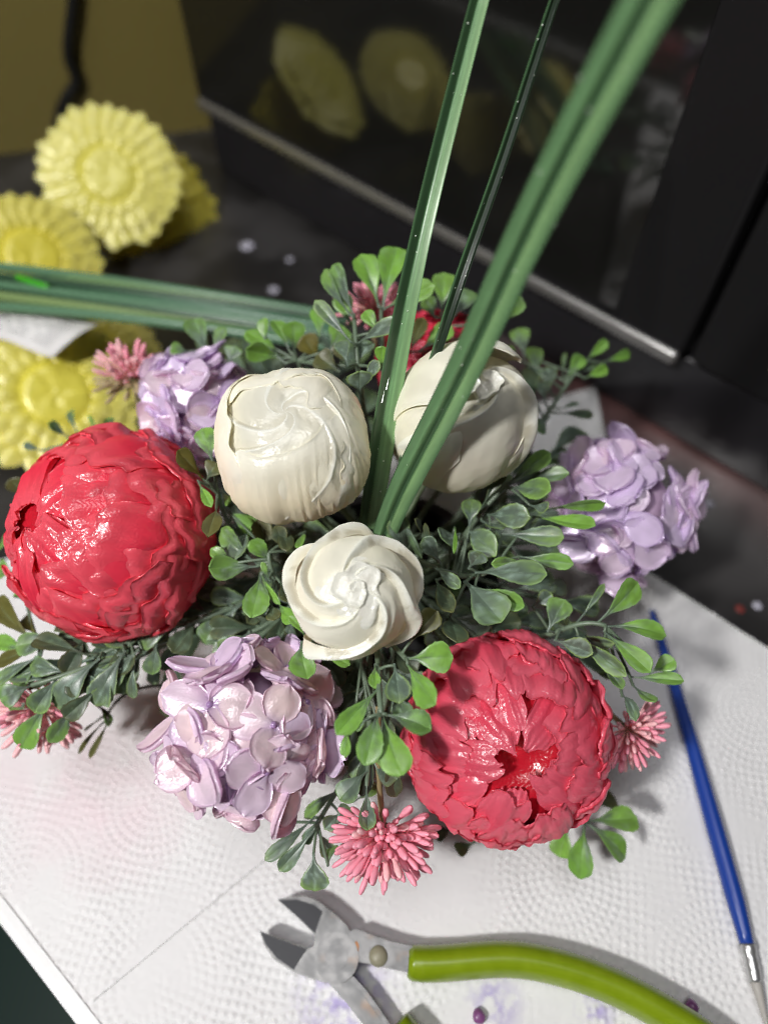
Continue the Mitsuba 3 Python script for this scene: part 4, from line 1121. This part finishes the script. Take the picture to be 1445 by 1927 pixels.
def oval_tube(pts, ry, rz, n=28):
    v, f = tube(pts, 1.0, n)
    m = len(pts)
    body = v[:n * m].reshape(n, m, 3)
    off_ = body - pts
    off_ = off_ * np.array([1, 1, rz / ry]) * ry
    k = np.interp(np.arange(m), [0, m * 0.012, m * 0.04, m * 0.94, m - 1], [0.80, 0.96, 1, 1, 0.7])[None, :, None]
    body = pts + off_ * k
    return np.vstack([body.reshape(-1, 3), pts[0], pts[-1]]), f


gr_ = 30 * mpp(gp[70])
part(ct, 'grip', oval_tube(gp, gr_, 0.0082), 'grip_green', color=c_grip)
gp2 = curve([at(745, 1932, 0.0095), at(790, 1990, 0.0095), at(830, 2060, 0.0095), at(860, 2140, 0.0095)], 90)
part(ct, 'grip', oval_tube(gp2, gr_, 0.0082), 'grip_green', color=c_grip)
ru = at(670, 1785, 0.0141)
part(ct, 'rust_spot', blob(ru, 0.0012, (0.8, 1.6, 0.15), 3, 0.3), 'plain', color=lambda v: np.tile((0.55, 0.25, 0.10), (len(v), 1)), label='small orange rust spot')

# ------------------------------------------------------------------ paint brush
pb = thing('paint_brush', 'slim blue handled paint brush lying on the paper towel at the right', 'paint brush')
bp = [at(1226, 1150, 0.006), at(1240, 1195, 0.006), at(1290, 1360, 0.006), at(1340, 1540, 0.006), at(1385, 1700, 0.006), at(1406, 1780, 0.006)]
C = curve(bp, 40)
rad = np.interp(np.linspace(0, 1, 40), [0, 0.05, 0.2, 0.5, 0.72, 0.9, 1.0], [0.0012, 0.0017, 0.0022, 0.0030, 0.0034, 0.0033, 0.0024])
part(pb, 'handle', tube(C, rad, 14), 'brush_blue')
fp = curve([at(1405, 1777, 0.006), at(1414, 1815, 0.006), at(1422, 1850, 0.006)], 14)
part(pb, 'ferrule', tube(fp, np.interp(np.linspace(0, 1, 14), [0, 0.25, 0.3, 0.36, 0.42, 0.55, 0.6, 0.66, 1], [0.0028, 0.0028, 0.0023, 0.0027, 0.0023, 0.0026, 0.0022, 0.0025, 0.0020]), 14), 'ferrule_metal')
br = curve([at(1421, 1846, 0.006), at(1434, 1895, 0.005), at(1446, 1945, 0.003)], 14)
v, f = tube(br, np.linspace(0.0020, 0.0005, 14), 10)
part(pb, 'bristles', (v, f), 'plain', color=np.tile((0.42, 0.40, 0.37), (len(v), 1)))

# ------------------------------------------------------------------ paint drops
for (px, py, r, m, lb) in ((465, 462, 13, 'paint_white', 'largest pale paint drop on the dark table behind the bouquet'), (515, 545, 10, 'paint_white', 'small pale paint drop nearest to the tall leaves at the back'),
                           (545, 488, 7, 'paint_white', 'faint pale paint drop on the dark table near the appliance base'), (1425, 1140, 9, 'paint_white', 'pale paint drop beside the red one on the dark table at the right'),
                           (1392, 1146, 9, 'paint_red', 'dull red paint drop on the dark table at the right'), (1334, 948, 9, 'paint_white', 'pale paint drop on the dark table right of the purple hydrangea')):
    c = at(px, py, -0.0035)
    single('paint_drop', blob(c, r * mpp(c), (1, 1, 0.3), px, 0.25), m, lb, 'paint drop')
for (px, py, lb) in ((901, 1914, 'purple bead of wax on the paper towel below the green grip'), (1302, 1896, 'purple bead of wax at the far end of the green grip')):
    c = at(px, py, 0.004)
    single('wax_bead', blob(c, 12 * mpp(c), (1, 1, 0.8), px, 0.3), 'paint_purple', lb, 'wax bead')

# ------------------------------------------------------------------ the lamp behind the camera, and an added fill light overhead
lm = thing('work_lamp', 'small dark work lamp shining on the bouquet from the left', 'lamp')
ld = unit(np.array([0.02, 0.10, 0.05]) - LAMP)
lx = unit(np.cross(ld, [0, 0, 1]))
ly = np.cross(ld, lx)
a_ = np.arange(32) / 32 * 2 * PI
dv = np.vstack([LAMP, LAMP + 0.036 * (np.cos(a_)[:, None] * lx + np.sin(a_)[:, None] * ly)])
df = np.stack([np.zeros(32, int), np.arange(32) + 1, (np.arange(32) + 1) % 32 + 1], 1)
nrm = np.cross(dv[df[0, 1]] - dv[0], dv[df[0, 2]] - dv[0])
if nrm @ ld < 0:
    df = df[:, ::-1]
key = numbered(lm + '__bulb')
scene[key] = shape((dv, df), 'lamp_metal', smooth=True, emitter={'type': 'area', 'radiance': rgb(LAMP_POWER, LAMP_POWER * 0.985, LAMP_POWER * 0.965)})
ang = np.arange(32) / 32 * 2 * PI
prof = [(0.036, -0.004), (0.041, 0.006), (0.043, 0.006), (0.041, -0.02), (0.022, -0.05), (0.001, -0.055)]
sv, sf = lathe(prof, 32)
sv = LAMP + sv[:, :1] * lx + sv[:, 1:2] * ly + (sv[:, 2:]) * ld
part(lm, 'shade', (sv, sf), 'lamp_metal', smooth=40)
av, af = tube(curve([LAMP - ld * 0.05, LAMP + np.array([-0.12, 0.02, 0.05]), LAMP + np.array([-0.22, 0.1, -0.1]), np.array([-0.60, 0.06, 0.0])], 30), 0.006, 10)
part(lm, 'arm', (av, af), 'lamp_metal')
cl = thing('fill_light', 'square white fill light added over the bench', 'fill light')  # unseen panel added overhead to lift the shadows
part(cl, 'housing', box([-0.2, 0.0, 2.335], [0.86, 0.86, 0.05]), 'ceiling_paint', smooth=30)
pv = np.array([[-0.6, -0.4, 2.305], [0.2, -0.4, 2.305], [0.2, 0.4, 2.305], [-0.6, 0.4, 2.305]])
scene[numbered(cl + '__diffuser')] = shape((pv, np.array([[0, 2, 1], [0, 3, 2]])), 'ceiling_paint', smooth=30, emitter={'type': 'area', 'radiance': rgb(FILL_POWER, FILL_POWER, FILL_POWER * 1.02)})
struct('ceiling', box([0, 0.3, 2.40], [5, 5, 0.04]), 'ceiling_paint')
